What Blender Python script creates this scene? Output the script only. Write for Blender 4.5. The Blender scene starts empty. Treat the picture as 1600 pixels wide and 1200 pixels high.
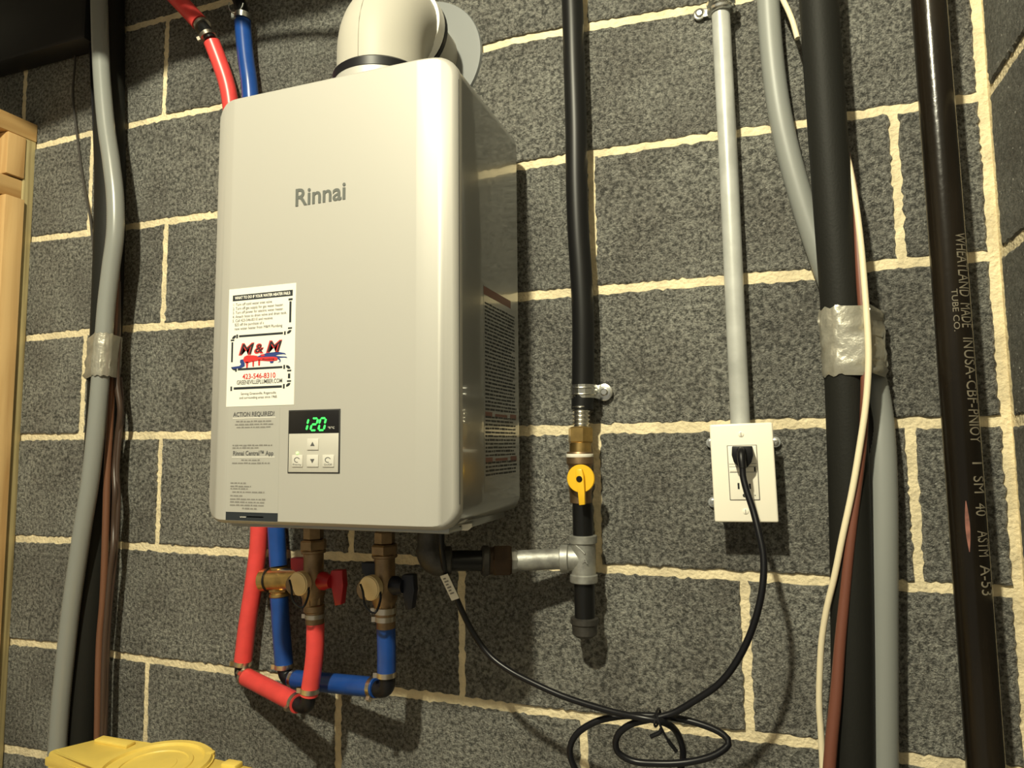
import bpy, bmesh, math, random
from mathutils import Vector, Matrix, noise

# ------------------------------------------------------------------ camera, light, exposure
C = bpy.context.scene.collection
sc = bpy.context.scene
H = 6 * 0.2032                       # floor lies six block courses below the origin course
CAM = Vector((0.22253, -0.97687, -0.02368 + H))
PITCH, ROLL, YAW, FPX = 1.6582476, -0.0091284, 0.3391002, 1071.98
RM = (Matrix.Rotation(YAW, 3, 'Z') @ Matrix.Rotation(PITCH, 3, 'X') @ Matrix.Rotation(ROLL, 3, 'Z'))
cam_d = bpy.data.cameras.new('camera')
cam = bpy.data.objects.new('camera', cam_d)
C.objects.link(cam)
cam.matrix_world = Matrix.Translation(CAM) @ RM.to_4x4()
cam_d.sensor_width = 36.0
cam_d.lens = FPX / 1600.0 * 36.0
cam_d.clip_start = 0.02
sc.camera = cam

w = bpy.data.worlds.new('world')
sc.world = w
w.use_nodes = True
w.node_tree.nodes['Background'].inputs[0].default_value = (1.0, 0.94, 0.76, 1)
w.node_tree.nodes['Background'].inputs[1].default_value = 0.29

ld = bpy.data.lights.new('bare_bulb', 'POINT')
ld.energy = 185.0
ld.color = (1.0, 0.95, 0.70)
ld.shadow_soft_size = 0.035
lamp = bpy.data.objects.new('bare_bulb', ld)
lamp.location = (-0.125, -1.50, 1.22 + H)
C.objects.link(lamp)

sc.view_settings.view_transform = 'Standard'
sc.view_settings.look = 'None'
sc.view_settings.exposure = 0.0
sc.view_settings.gamma = 1.0
sc.view_settings.use_curve_mapping = False

rng = random.Random(7)


def P(px, py, d):
    """point at distance d in front of the block wall seen at photo pixel px, py"""
    v = RM @ Vector(((px - 800) / FPX, -(py - 600) / FPX, -1))
    t = (-d - CAM.y) / v.y
    return CAM + v * t


def V(x, d, z):
    return Vector((x, -d, z + H))


# ------------------------------------------------------------------ materials
def mat(name, col, rough=0.5, metal=0.0, var=0.0, vscale=20.0, bump=0.0, bscale=200.0, coat=0.0, coat_r=0.1,
        emit=0.0, spec=0.5, col2=None, bdist=0.002, aniso=None):
    m = bpy.data.materials.new(name)
    m.use_nodes = True
    nt = m.node_tree
    b = nt.nodes['Principled BSDF']
    b.inputs['Base Color'].default_value = (*col, 1)
    b.inputs['Roughness'].default_value = rough
    b.inputs['Metallic'].default_value = metal
    b.inputs['Specular IOR Level'].default_value = spec
    b.inputs['Coat Weight'].default_value = coat
    b.inputs['Coat Roughness'].default_value = coat_r
    if emit:
        b.inputs['Emission Color'].default_value = (*col, 1)
        b.inputs['Emission Strength'].default_value = emit
    if var or bump:
        tc = nt.nodes.new('ShaderNodeTexCoord')
    if var:
        n = nt.nodes.new('ShaderNodeTexNoise')
        n.inputs['Scale'].default_value = vscale
        n.inputs['Detail'].default_value = 6
        mp = nt.nodes.new('ShaderNodeMapping')
        mp.inputs['Scale'].default_value = aniso or (1, 1, 1)
        nt.links.new(tc.outputs['Object'], mp.inputs['Vector'])
        nt.links.new(mp.outputs['Vector'], n.inputs['Vector'])
        r = nt.nodes.new('ShaderNodeValToRGB')
        c2 = col2 or tuple(c * (1 - var) for c in col)
        r.color_ramp.elements[0].color = (*c2, 1)
        r.color_ramp.elements[1].color = (*col, 1)
        r.color_ramp.elements[0].position = 0.36
        r.color_ramp.elements[1].position = 0.62
        nt.links.new(n.outputs['Fac'], r.inputs['Fac'])
        nt.links.new(r.outputs['Color'], b.inputs['Base Color'])
    if bump:
        n2 = nt.nodes.new('ShaderNodeTexNoise')
        n2.inputs['Scale'].default_value = bscale
        n2.inputs['Detail'].default_value = 4
        nt.links.new(tc.outputs['Object'], n2.inputs['Vector'])
        bp = nt.nodes.new('ShaderNodeBump')
        bp.inputs['Strength'].default_value = bump
        bp.inputs['Distance'].default_value = bdist
        nt.links.new(n2.outputs['Fac'], bp.inputs['Height'])
        nt.links.new(bp.outputs['Normal'], b.inputs['Normal'])
    return m


def block_material(name='concrete_block', k=1.0, bd=0.02):
    m = bpy.data.materials.new(name)
    m.use_nodes = True
    nt = m.node_tree
    b = nt.nodes['Principled BSDF']
    b.inputs['Roughness'].default_value = 0.75
    b.inputs['Specular IOR Level'].default_value = 0.6
    L = nt.links.new
    geo = nt.nodes.new('ShaderNodeNewGeometry')
    oi = nt.nodes.new('ShaderNodeObjectInfo')

    def nz(scale, detail=4, rough=0.6):
        n = nt.nodes.new('ShaderNodeTexNoise')
        n.inputs['Scale'].default_value = scale
        n.inputs['Detail'].default_value = detail
        n.inputs['Roughness'].default_value = rough
        L(geo.outputs['Position'], n.inputs['Vector'])
        return n
    big, fine, grit = nz(9, 5), nz(165, 5, 0.78), nz(420, 2)
    ramp = nt.nodes.new('ShaderNodeValToRGB')
    e = ramp.color_ramp.elements
    e[0].position, e[0].color = 0.40, (0.100 * k, 0.101 * k, 0.092 * k, 1)
    e[1].position, e[1].color = 0.61, ((0.56 if k == 1 else .24) * k, (0.555 if k == 1 else .24) * k, (0.505 if k == 1 else .22) * k, 1)
    L(fine.outputs['Fac'], ramp.inputs['Fac'])
    # large mottling
    mix = nt.nodes.new('ShaderNodeMix')
    mix.data_type = 'RGBA'
    mix.blend_type = 'MULTIPLY'
    mix.inputs['Factor'].default_value = 1.0
    r2 = nt.nodes.new('ShaderNodeValToRGB')
    r2.color_ramp.elements[0].position, r2.color_ramp.elements[0].color = 0.35, (0.74, 0.72, 0.70, 1)
    r2.color_ramp.elements[1].position, r2.color_ramp.elements[1].color = 0.68, (1.18, 1.18, 1.16, 1)
    L(big.outputs['Fac'], r2.inputs['Fac'])
    L(ramp.outputs['Color'], mix.inputs['A'])
    L(r2.outputs['Color'], mix.inputs['B'])
    # per-block tone
    mm = nt.nodes.new('ShaderNodeMapRange')
    mm.inputs['To Min'].default_value = 0.88
    mm.inputs['To Max'].default_value = 1.12
    L(oi.outputs['Random'], mm.inputs['Value'])
    mix2 = nt.nodes.new('ShaderNodeMix')
    mix2.data_type = 'RGBA'
    mix2.blend_type = 'MULTIPLY'
    mix2.inputs['Factor'].default_value = 1.0
    L(mix.outputs['Result'], mix2.inputs['A'])
    L(mm.outputs['Result'], mix2.inputs['B'])
    # pale specks of aggregate
    vor = nt.nodes.new('ShaderNodeTexVoronoi')
    vor.inputs['Scale'].default_value = 130
    L(geo.outputs['Position'], vor.inputs['Vector'])
    r3 = nt.nodes.new('ShaderNodeValToRGB')
    r3.color_ramp.elements[0].position, r3.color_ramp.elements[0].color = 0.10, (1, 1, 1, 1)
    r3.color_ramp.elements[1].position, r3.color_ramp.elements[1].color = 0.24, (0, 0, 0, 1)
    L(vor.outputs['Distance'], r3.inputs['Fac'])
    n5 = nz(60, 2)
    r4 = nt.nodes.new('ShaderNodeValToRGB')
    r4.color_ramp.elements[0].position, r4.color_ramp.elements[1].position = 0.52, 0.66
    L(n5.outputs['Fac'], r4.inputs['Fac'])
    mul = nt.nodes.new('ShaderNodeMath')
    mul.operation = 'MULTIPLY'
    L(r3.outputs['Color'], mul.inputs[0])
    L(r4.outputs['Color'], mul.inputs[1])
    mix3 = nt.nodes.new('ShaderNodeMix')
    mix3.data_type = 'RGBA'
    mix3.inputs['B'].default_value = (0.62, 0.61, 0.56, 1)
    L(mul.outputs[0], mix3.inputs['Factor'])
    L(mix2.outputs['Result'], mix3.inputs['A'])
    L(mix3.outputs['Result'], b.inputs['Base Color'])
    add = nt.nodes.new('ShaderNodeMath')
    add.operation = 'ADD'
    L(fine.outputs['Fac'], add.inputs[0])
    sm = nt.nodes.new('ShaderNodeMath')
    sm.operation = 'MULTIPLY'
    sm.inputs[1].default_value = 0.45
    L(grit.outputs['Fac'], sm.inputs[0])
    L(sm.outputs[0], add.inputs[1])
    bp = nt.nodes.new('ShaderNodeBump')
    bp.inputs['Strength'].default_value = 1.0
    bp.inputs['Distance'].default_value = bd
    L(add.outputs[0], bp.inputs['Height'])
    L(bp.outputs['Normal'], b.inputs['Normal'])
    return m


def wood_material(name, c1, c2, scale=(60, 60, 3)):
    m = bpy.data.materials.new(name)
    m.use_nodes = True
    nt = m.node_tree
    b = nt.nodes['Principled BSDF']
    b.inputs['Roughness'].default_value = 0.55
    tc = nt.nodes.new('ShaderNodeTexCoord')
    mp = nt.nodes.new('ShaderNodeMapping')
    mp.inputs['Scale'].default_value = scale
    n = nt.nodes.new('ShaderNodeTexNoise')
    n.inputs['Scale'].default_value = 1.0
    n.inputs['Detail'].default_value = 5
    n.inputs['Distortion'].default_value = 0.6
    r = nt.nodes.new('ShaderNodeValToRGB')
    r.color_ramp.elements[0].position, r.color_ramp.elements[0].color = 0.3, (*c2, 1)
    r.color_ramp.elements[1].position, r.color_ramp.elements[1].color = 0.62, (*c1, 1)
    nt.links.new(tc.outputs['Object'], mp.inputs['Vector'])
    nt.links.new(mp.outputs['Vector'], n.inputs['Vector'])
    nt.links.new(n.outputs['Fac'], r.inputs['Fac'])
    nt.links.new(r.outputs['Color'], b.inputs['Base Color'])
    bp = nt.nodes.new('ShaderNodeBump')
    bp.inputs['Strength'].default_value = 0.25
    bp.inputs['Distance'].default_value = 0.001
    nt.links.new(n.outputs['Fac'], bp.inputs['Height'])
    nt.links.new(bp.outputs['Normal'], b.inputs['Normal'])
    return m


M = dict(
    block=block_material(),
    block_smooth=block_material('smooth_grey_block', 0.62, 0.002),
    mortar=mat('mortar', (0.86, 0.735, 0.48), 0.9, var=0.22, vscale=35, bump=1.0, bscale=180, bdist=0.003),
    floor=mat('concrete_floor', (0.40, 0.38, 0.34), 0.85, var=0.3, vscale=6, bump=0.3, bscale=90),
    ceiling=mat('joist_wood_dark', (0.10, 0.075, 0.05), 0.8, var=0.3, vscale=12),
    silver=mat('silver_enamel', (0.46, 0.447, 0.41), 0.48, 0.20, spec=.4, bump=0.05, bscale=900, bdist=0.0004),
    case=mat('grey_enamel_gloss', (0.30, 0.30, 0.28), 0.30, 0.5, coat=0.9, coat_r=0.05),
    dark_gap=mat('dark_gap', (0.02, 0.02, 0.02), 0.7),
    white_pvc=mat('cream_vent_plastic', (0.43, 0.41, 0.355), 0.5, spec=.25),
    white=mat('white_plastic', (0.86, 0.85, 0.80), 0.32),
    grey_disc=mat('grey_rubber_plate', (0.19, 0.20, 0.20), 0.6),
    rubber=mat('black_rubber', (0.008, 0.008, 0.010), 0.4, spec=.3),
    foam=mat('black_foam', (0.014, 0.014, 0.012), 0.6, spec=.18, bump=0.15, bscale=300),
    hose=mat('black_jacket', (0.008, 0.008, 0.008), 0.40, spec=.3),
    cord=mat('black_cord', (0.006, 0.006, 0.008), 0.33, spec=.35),
    plug=mat('black_plug', (0.005, 0.005, 0.006), 0.4, spec=.3),
    steel=mat('lacquered_black_pipe', (0.016, 0.012, 0.008), 0.22, 0.0, spec=0.3, bump=0.25, bscale=120, bdist=0.001,
              var=0.5, vscale=25, aniso=(1, 1, 0.15)),
    nipple=mat('black_iron', (0.020, 0.020, 0.020), 0.28, 0.6, bump=0.3, bscale=160, bdist=0.0008),
    galv=mat('galvanized_iron', (0.42, 0.42, 0.39), 0.5, 0.7, var=0.35, vscale=60, bump=0.35, bscale=220, bdist=0.0008),
    iron=mat('dark_malleable_iron', (0.085, 0.080, 0.072), 0.5, 0.6, var=0.3, vscale=40, bump=0.3, bscale=200),
    rust=mat('brown_union_iron', (0.060, 0.036, 0.020), 0.55, 0.5, var=0.4, vscale=50, bump=0.3, bscale=200),
    zinc=mat('zinc_steel', (0.72, 0.72, 0.68), 0.25, 1.0, bump=0.2, bscale=150, bdist=0.0006),
    stainless=mat('stainless_corrugation', (0.70, 0.68, 0.62), 0.25, 1.0),
    brass=mat('brass', (0.62, 0.42, 0.16), 0.30, 0.95, var=0.25, vscale=60),
    bronze=mat('dull_bronze', (0.34, 0.23, 0.13), 0.42, 0.85, var=0.3, vscale=60),
    disc=mat('brass_cap_face', (0.85, 0.66, 0.36), 0.5, 0.3),
    yellow=mat('yellow_handle', (0.86, 0.50, 0.02), 0.35),
    case_yellow=mat('yellow_case_plastic', (0.80, 0.60, 0.13), 0.45, var=0.12, vscale=18, bump=0.1, bscale=150),
    red=mat('red_pex', (0.74, 0.065, 0.06), 0.35, var=0.12, vscale=40),
    blue=mat('blue_pex', (0.012, 0.06, 0.27), 0.28, var=0.15, vscale=40),
    lever_red=mat('red_lever', (0.42, 0.012, 0.018), 0.4),
    lever_navy=mat('navy_lever', (0.006, 0.008, 0.018), 0.5),
    pinch=mat('pinch_clamp_steel', (0.62, 0.55, 0.45), 0.3, 1.0),
    emt=mat('grey_conduit', (0.54, 0.55, 0.52), 0.36, 0.1, var=0.25, vscale=18, bump=0.08, bscale=120),
    flex=mat('grey_flex_conduit', (0.24, 0.25, 0.235), 0.28),
    flex_smooth=mat('grey_flex_conduit_matte', (0.25, 0.26, 0.245), 0.45),
    tape=mat('duct_tape', (0.46, 0.44, 0.37), 0.33, 0.55, bump=0.8, bscale=55, bdist=0.003),
    copper_cable=mat('brown_cable', (0.16, 0.072, 0.040), 0.38),
    dark_cable=mat('dark_brown_cable', (0.055, 0.034, 0.024), 0.4),
    red_cable=mat('reddish_brown_cable', (0.17, 0.060, 0.038), 0.45),
    wire=mat('thin_grey_wire', (0.05, 0.045, 0.04), 0.5),
    cream_wire=mat('cream_wire', (0.84, 0.74, 0.52), 0.5),
    ivory=mat('light_almond_plate', (0.95, 0.90, 0.76), 0.30),
    receptacle=mat('receptacle_almond', (0.95, 0.91, 0.78), 0.28),
    box=mat('grey_pvc_box', (0.30, 0.31, 0.31), 0.5),
    slot=mat('slot_black', (0.01, 0.01, 0.01), 0.6),
    ink=mat('black_ink', (0.015, 0.02, 0.025), 0.6),
    inkgrey=mat('grey_ink', (0.09, 0.09, 0.09), 0.6),
    inksoft=mat('soft_grey_ink', (0.22, 0.21, 0.19), 0.6),
    inkred=mat('red_ink', (0.62, 0.03, 0.03), 0.6),
    inkblue=mat('blue_ink', (0.02, 0.045, 0.20), 0.6),
    logo=mat('grey_logo', (0.14, 0.15, 0.14), 0.4, 0.2),
    paper=mat('white_paper', (0.84, 0.82, 0.74), 0.5),
    film=mat('clear_grey_film', (0.47, 0.46, 0.42), 0.35, 0.2),
    sidefilm=mat('side_label_film', (0.27, 0.27, 0.25), 0.3, 0.4, coat=0.8, coat_r=0.08),
    tagpaper=mat('tag_paper', (0.80, 0.76, 0.66), 0.6),
    display=mat('display_black', (0.010, 0.009, 0.009), 0.25),
    panel=mat('panel_grey', (0.56, 0.54, 0.48), 0.4, 0.15),
    button=mat('button_grey', (0.62, 0.60, 0.54), 0.4),
    led=mat('led_green', (0.05, 1.0, 0.12), 0.5, emit=1.0),
    ledpale=mat('led_pale_green', (0.55, 1.0, 0.35), 0.5, emit=0.8),
    print=mat('pipe_print', (0.19, 0.165, 0.12), 0.6),
    smear=mat('pink_smear', (0.30, 0.12, 0.09), 0.7, var=0.5, vscale=90),
    duct=mat('black_overhead', (0.010, 0.010, 0.011), 0.5),  # black of the beam and of the added shadow-casting duct
    pine=wood_material('pine', (0.66, 0.44, 0.20), (0.50, 0.29, 0.11), (45, 45, 3)),
    pine_h=wood_material('pine_level', (0.62, 0.40, 0.17), (0.46, 0.26, 0.09), (45, 3, 45)),
    treated=wood_material('treated_pine', (0.44, 0.36, 0.18), (0.26, 0.20, 0.09), (160, 160, 3)),
)


# ------------------------------------------------------------------ mesh builder
class MB:
    def __init__(self):
        self.bm = bmesh.new()

    def frame(self, axis):
        z = Vector(axis).normalized()
        x = z.orthogonal().normalized()
        if abs(z.z) < 0.9:
            x = Vector((0, 0, 1)).cross(z).normalized()
        else:
            x = (Vector((1, 0, 0)) - z * z.x).normalized()
        return x, z.cross(x), z

    def lathe(self, o, axis, prof, n=24, phase=0.0):
        """prof: list of (along axis, radius)"""
        x, y, z = self.frame(axis)
        o = Vector(o)
        rings = []
        for h, r in prof:
            if r < 1e-6:
                rings.append([self.bm.verts.new(o + z * h)])
            else:
                rings.append([self.bm.verts.new(o + z * h + (x * math.cos(a) + y * math.sin(a)) * r)
                              for a in (phase + 2 * math.pi * k / n for k in range(n))])
        for a, b in zip(rings, rings[1:]):
            for k in range(n):
                if len(a) == 1 and len(b) == 1:
                    continue
                if len(a) == 1:
                    self.bm.faces.new((a[0], b[(k + 1) % n], b[k]))
                elif len(b) == 1:
                    self.bm.faces.new((a[k], a[(k + 1) % n], b[0]))
                else:
                    self.bm.faces.new((a[k], a[(k + 1) % n], b[(k + 1) % n], b[k]))
        if len(rings[0]) > 1:
            self.bm.faces.new(rings[0][::-1])
        if len(rings[-1]) > 1:
            self.bm.faces.new(rings[-1])
        return self

    def cyl(self, a, b, r, n=24, r2=None, bev=0.0, phase=0.0):
        a, b = Vector(a), Vector(b)
        L = (b - a).length
        r2 = r if r2 is None else r2
        prof = [(0, r), (L, r2)]
        if bev:
            prof = [(0, r - bev), (bev, r), (L - bev, r2), (L, r2 - bev)]
        return self.lathe(a, b - a, prof, n, phase)

    def hexa(self, a, b, r, phase=0.3):
        a, b = Vector(a), Vector(b)
        L = (b - a).length
        return self.lathe(a, b - a, [(0, r * 0.9), (r * 0.12, r), (L - r * 0.12, r), (L, r * 0.9)], 6, phase)

    def tube(self, pts, r, n=14, step=0.012, ribs=None, caps=True, spline=True):
        pts = [Vector(p) for p in pts]
        path = spline_path(pts, step) if spline else pts
        N = len(path)
        x = None
        rings = []
        s = 0.0
        for i, p in enumerate(path):
            t = (path[min(i + 1, N - 1)] - path[max(i - 1, 0)]).normalized()
            if x is None:
                x = (Vector((1, 0, 0)) - t * t.x)
                if x.length < 0.2:
                    x = Vector((0, 0, 1)) - t * t.z
            x = (x - t * x.dot(t)).normalized()
            y = t.cross(x)
            rr = r(i / (N - 1)) if callable(r) else r
            if ribs:
                rr *= 1.0 + (ribs if i % 2 else -ribs)
            rings.append([self.bm.verts.new(p + (x * math.cos(a) + y * math.sin(a)) * rr)
                          for a in (2 * math.pi * k / n for k in range(n))])
        for a, b in zip(rings, rings[1:]):
            for k in range(n):
                self.bm.faces.new((a[k], a[(k + 1) % n], b[(k + 1) % n], b[k]))
        if caps:
            self.bm.faces.new(rings[0][::-1])
            self.bm.faces.new(rings[-1])
        return self

    def box(self, lo, hi, bev=0.0, mtx=None, seg=2):
        lo, hi = Vector(lo), Vector(hi)
        r = bmesh.ops.create_cube(self.bm, size=1.0)
        vs = r['verts']
        for v in vs:
            v.co = Vector(((v.co.x + 0.5) * (hi.x - lo.x) + lo.x, (v.co.y + 0.5) * (hi.y - lo.y) + lo.y,
                           (v.co.z + 0.5) * (hi.z - lo.z) + lo.z))
        if bev:
            es = list({e for v in vs for e in v.link_edges})
            g = bmesh.ops.bevel(self.bm, geom=es, offset=bev, segments=seg, profile=0.5, affect='EDGES')
            vs = list({v for f in g['faces'] for v in f.verts} | {v for v in vs if v.is_valid})
        if mtx is not None:
            for v in vs:
                v.co = mtx @ v.co
        return self

    def prism(self, pts, vec, bev=0.0):
        """pts: planar polygon, extruded along vec"""
        vec = Vector(vec)
        a = [self.bm.verts.new(Vector(p)) for p in pts]
        b = [self.bm.verts.new(Vector(p) + vec) for p in pts]
        n = len(a)
        fs = [self.bm.faces.new(a[::-1]), self.bm.faces.new(b)]
        for k in range(n):
            fs.append(self.bm.faces.new((a[k], a[(k + 1) % n], b[(k + 1) % n], b[k])))
        if bev:
            es = list({e for f in fs for e in f.edges})
            bmesh.ops.bevel(self.bm, geom=es, offset=bev, segments=2, profile=0.5, affect='EDGES')
        return self

    def poly(self, pts):
        self.bm.faces.new([self.bm.verts.new(Vector(p)) for p in pts])
        return self

    def text(self, body, fn, size=1.0, width=None, bold=0.0, shear=0.0, align='LEFT', x=0.0, y=0.0, slices=0):
        """fn maps flat text coordinates (u, v) to a point in the scene"""
        cu = bpy.data.curves.new('t', 'FONT')
        cu.body = body
        cu.size = size
        cu.offset = bold * size
        cu.shear = shear
        cu.resolution_u = 3
        cu.align_x = align
        o = bpy.data.objects.new('t', cu)
        C.objects.link(o)
        dg = bpy.context.evaluated_depsgraph_get()
        me = bpy.data.meshes.new_from_object(o.evaluated_get(dg))
        bpy.data.objects.remove(o)
        bpy.data.curves.remove(cu)
        xs = [v.co.x for v in me.vertices]
        if not xs:
            return self
        k = 1.0
        if width:
            k = width / (max(xs) - min(xs))
        if slices:
            tb = bmesh.new()
            tb.from_mesh(me)
            for i in range(1, slices):
                bmesh.ops.bisect_plane(tb, geom=tb.verts[:] + tb.edges[:] + tb.faces[:], plane_co=(0, size * .75 * i / slices, 0), plane_no=(0, 1, 0))
            tb.to_mesh(me)
            tb.free()
        vs = [self.bm.verts.new(fn(x + v.co.x * k, y + v.co.y)) for v in me.vertices]
        for p in me.polygons:
            try:
                self.bm.faces.new([vs[i] for i in p.vertices])
            except ValueError:
                pass
        bpy.data.meshes.remove(me)
        return self

    def build(self, name, m, parent=None, root=None, sharp=0.6, recalc=True):
        bm = self.bm
        if recalc:
            bmesh.ops.recalc_face_normals(bm, faces=bm.faces)
        me = bpy.data.meshes.new(name)
        if root is not None:
            off = Vector(root.location)
        elif parent is not None:
            off = Vector((0, 0, 0))
        else:
            lo = Vector((min(v.co.x for v in bm.verts), min(v.co.y for v in bm.verts), min(v.co.z for v in bm.verts)))
            hi = Vector((max(v.co.x for v in bm.verts), max(v.co.y for v in bm.verts), max(v.co.z for v in bm.verts)))
            off = (lo + hi) / 2
            off.z = lo.z
        for v in bm.verts:
            v.co -= off
        bm.to_mesh(me)
        bm.free()
        me.materials.append(m)
        me.polygons.foreach_set('use_smooth', [True] * len(me.polygons))
        me.set_sharp_from_angle(angle=sharp)
        o = bpy.data.objects.new(name, me)
        C.objects.link(o)
        if parent is not None:
            o.parent = parent
        else:
            o.location = off
        return o


def spline_path(pts, step):
    out = []
    n = len(pts)
    if n < 3:
        L = (pts[1] - pts[0]).length
        k = max(2, int(L / step))
        return [pts[0].lerp(pts[1], i / k) for i in range(k + 1)]
    ext = [pts[0] * 2 - pts[1]] + pts + [pts[-1] * 2 - pts[-2]]
    for i in range(1, n):
        p0, p1, p2, p3 = ext[i - 1], ext[i], ext[i + 1], ext[i + 2]
        d1 = max((p1 - p0).length ** 0.5, 1e-4)
        d2 = max((p2 - p1).length ** 0.5, 1e-4)
        d3 = max((p3 - p2).length ** 0.5, 1e-4)
        m1 = (p1 - p0) / d1 - (p2 - p0) / (d1 + d2) + (p2 - p1) / d2
        m2 = (p2 - p1) / d2 - (p3 - p1) / (d2 + d3) + (p3 - p2) / d3
        m1 *= d2
        m2 *= d2
        k = max(2, int((p2 - p1).length / step))
        for j in range(k):
            t = j / k
            t2, t3 = t * t, t * t * t
            out.append(p1 * (2 * t3 - 3 * t2 + 1) + m1 * (t3 - 2 * t2 + t) + p2 * (-2 * t3 + 3 * t2) + m2 * (t3 - t2))
    out.append(pts[-1])
    # resample evenly
    res = [out[0]]
    acc = 0.0
    for a, b in zip(out, out[1:]):
        seg = (b - a).length
        while seg > 1e-9 and acc + seg >= step:
            f = (step - acc) / seg
            a = a.lerp(b, f)
            res.append(a)
            seg = (b - a).length
            acc = 0.0
        acc += seg
    if (res[-1] - out[-1]).length > step * 0.4:
        res.append(out[-1])
    else:
        res[-1] = out[-1]
    return res


def tag(o, label, cat, group=None):
    o['label'] = label
    o['category'] = cat
    if group:
        o['group'] = group
    return o


def thing(name, label, cat, loc, group=None):
    o = bpy.data.objects.new(name, None)
    o.empty_display_size = 0.05
    C.objects.link(o)
    o.location = loc
    return tag(o, label, cat, group)


def struct(o):
    o['kind'] = 'structure'
    return o


def px_path(lst, d=None):
    return [P(q[0], q[1], q[2] if len(q) > 2 else d) for q in lst]


# ------------------------------------------------------------------ block walls
CO, BW = 0.2032, 0.4064
XR = 0.511                      # plane of the right wall
XL = -2.1
Z_LO, Z_HI = -6, 7

HJ = {3: [(60, 228), (140, 208), (195, 197), (260, 182), (335, 168), (745, 78), (800, 63), (910, 42), (1100, 10)],
      2: [(50, 374), (140, 363), (260, 345), (330, 335), (820, 257), (920, 241), (1100, 214), (1210, 200), (1342, 178), (1430, 165)],
      1: [(45, 528), (145, 518), (190, 514), (330, 505), (820, 463), (890, 456), (930, 453), (1120, 438), (1185, 432), (1275, 428), (1380, 412), (1450, 407)],
      0: [(35, 683), (130, 682), (190, 681), (325, 681), (820, 673), (920, 671), (1105, 667), (1210, 662), (1290, 661), (1395, 660), (1470, 660)],
      -1: [(27, 842), (115, 845), (185, 852), (300, 860), (395, 864), (940, 888), (1150, 900), (1210, 903), (1300, 908), (1400, 916), (1490, 920)],
      -2: [(20, 1003), (95, 1010), (170, 1022), (235, 1032), (370, 1050), (640, 1085), (790, 1105), (950, 1125), (1140, 1148), (1280, 1164), (1440, 1190)],
      -3: [(8, 1170), (70, 1180)]}
HZ = {}
for k, l in HJ.items():
    pts = [P(a, b, 0.0) for a, b in l]
    HZ[k] = [(p.x, p.z - H) for p in pts]


def joint_z(k, x):
    l = HZ.get(k)
    if not l:
        return k * CO
    if x <= l[0][0]:
        t = min(1, (l[0][0] - x) / 0.4)
        return l[0][1] * (1 - t) + k * CO * t
    if x >= l[-1][0]:
        t = min(1, (x - l[-1][0]) / 0.4)
        return l[-1][1] * (1 - t) + k * CO * t
    for (x0, z0), (x1, z1) in zip(l, l[1:]):
        if x <= x1:
            return z0 + (z1 - z0) * (x - x0) / max(1e-6, x1 - x0)


VJ = {3: [(257, 120)], 2: [(140, 290)], 1: [(255, 430), (925, 345), (1402, 290)], 0: [(128, 600)],
      -1: [(247, 765), (547, 865), (933, 780), (1430, 790)], -2: [(388, 940), (721, 985), (1167, 1020)],
      -3: [(227, 1095), (527, 1120), (912, 1150)]}


def row_verticals(k):
    off = 0.0 if k % 2 else BW / 2
    xs = []
    u = -6
    meas = [P(a, b, 0).x for a, b in VJ.get(k, [])]
    while True:
        x = u * BW + off
        if x > XR - 0.05:
            break
        if x > XL + 0.05:
            for q in meas:
                if abs(q - x) < 0.05:
                    x = q
            xs.append(x)
        u += 1
    return xs


def block_mesh(corner_fn, w, h, seed, to_world):
    """rough block face: w x h, local (u, v, depth)"""
    r = random.Random(seed)
    per = []
    nu, nv = max(6, int(w / 0.006)), max(6, int(h / 0.006))
    for i in range(nu):
        per.append((i / nu, 0.0))
    for i in range(nv):
        per.append((1.0, i / nv))
    for i in range(nu):
        per.append((1 - i / nu, 1.0))
    for i in range(nv):
        per.append((0.0, 1 - i / nv))
    bm = bmesh.new()
    tilt = [r.uniform(-0.0012, 0.0012) for _ in range(3)]
    rings = [[], [], []]
    for s, t in per:
        a, b = corner_fn(s, t)
        ja = r.gauss(0, 1) * 0.0009 * (1 if s in (0.0, 1.0) else 0.3)
        jb = r.gauss(0, 1) * 0.0009 * (1 if t in (0.0, 1.0) else 0.3)
        du = (0.5 - s) * 2
        dv = (0.5 - t) * 2
        iu = 0.0028 * (1 if s == 0 else -1 if s == 1 else 0) * r.uniform(0.5, 1.4)
        iv = 0.0028 * (1 if t == 0 else -1 if t == 1 else 0) * r.uniform(0.5, 1.4)
        dep = tilt[0] + tilt[1] * du + tilt[2] * dv
        rings[0].append(bm.verts.new(to_world(a + ja, b + jb, 0.014)))
        rings[1].append(bm.verts.new(to_world(a + ja, b + jb, 0.0022 + dep)))
        rings[2].append(bm.verts.new(to_world(a + ja + iu, b + jb + iv, dep)))
    n = len(per)
    for A, B in zip(rings, rings[1:]):
        for i in range(n):
            bm.faces.new((A[i], A[(i + 1) % n], B[(i + 1) % n], B[i]))
    bm.faces.new(rings[2])
    return bm


def add_block(bm, parent, m='block'):
    bmesh.ops.recalc_face_normals(bm, faces=bm.faces)
    me = bpy.data.meshes.new('block')
    lo = Vector((min(v.co.x for v in bm.verts), min(v.co.y for v in bm.verts), min(v.co.z for v in bm.verts)))
    for v in bm.verts:
        v.co -= lo
    bm.to_mesh(me)
    bm.free()
    me.materials.append(M[m])
    o = bpy.data.objects.new('block', me)
    C.objects.link(o)
    o.parent = parent
    o.location = lo - Vector(parent.location)
    return o


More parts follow.
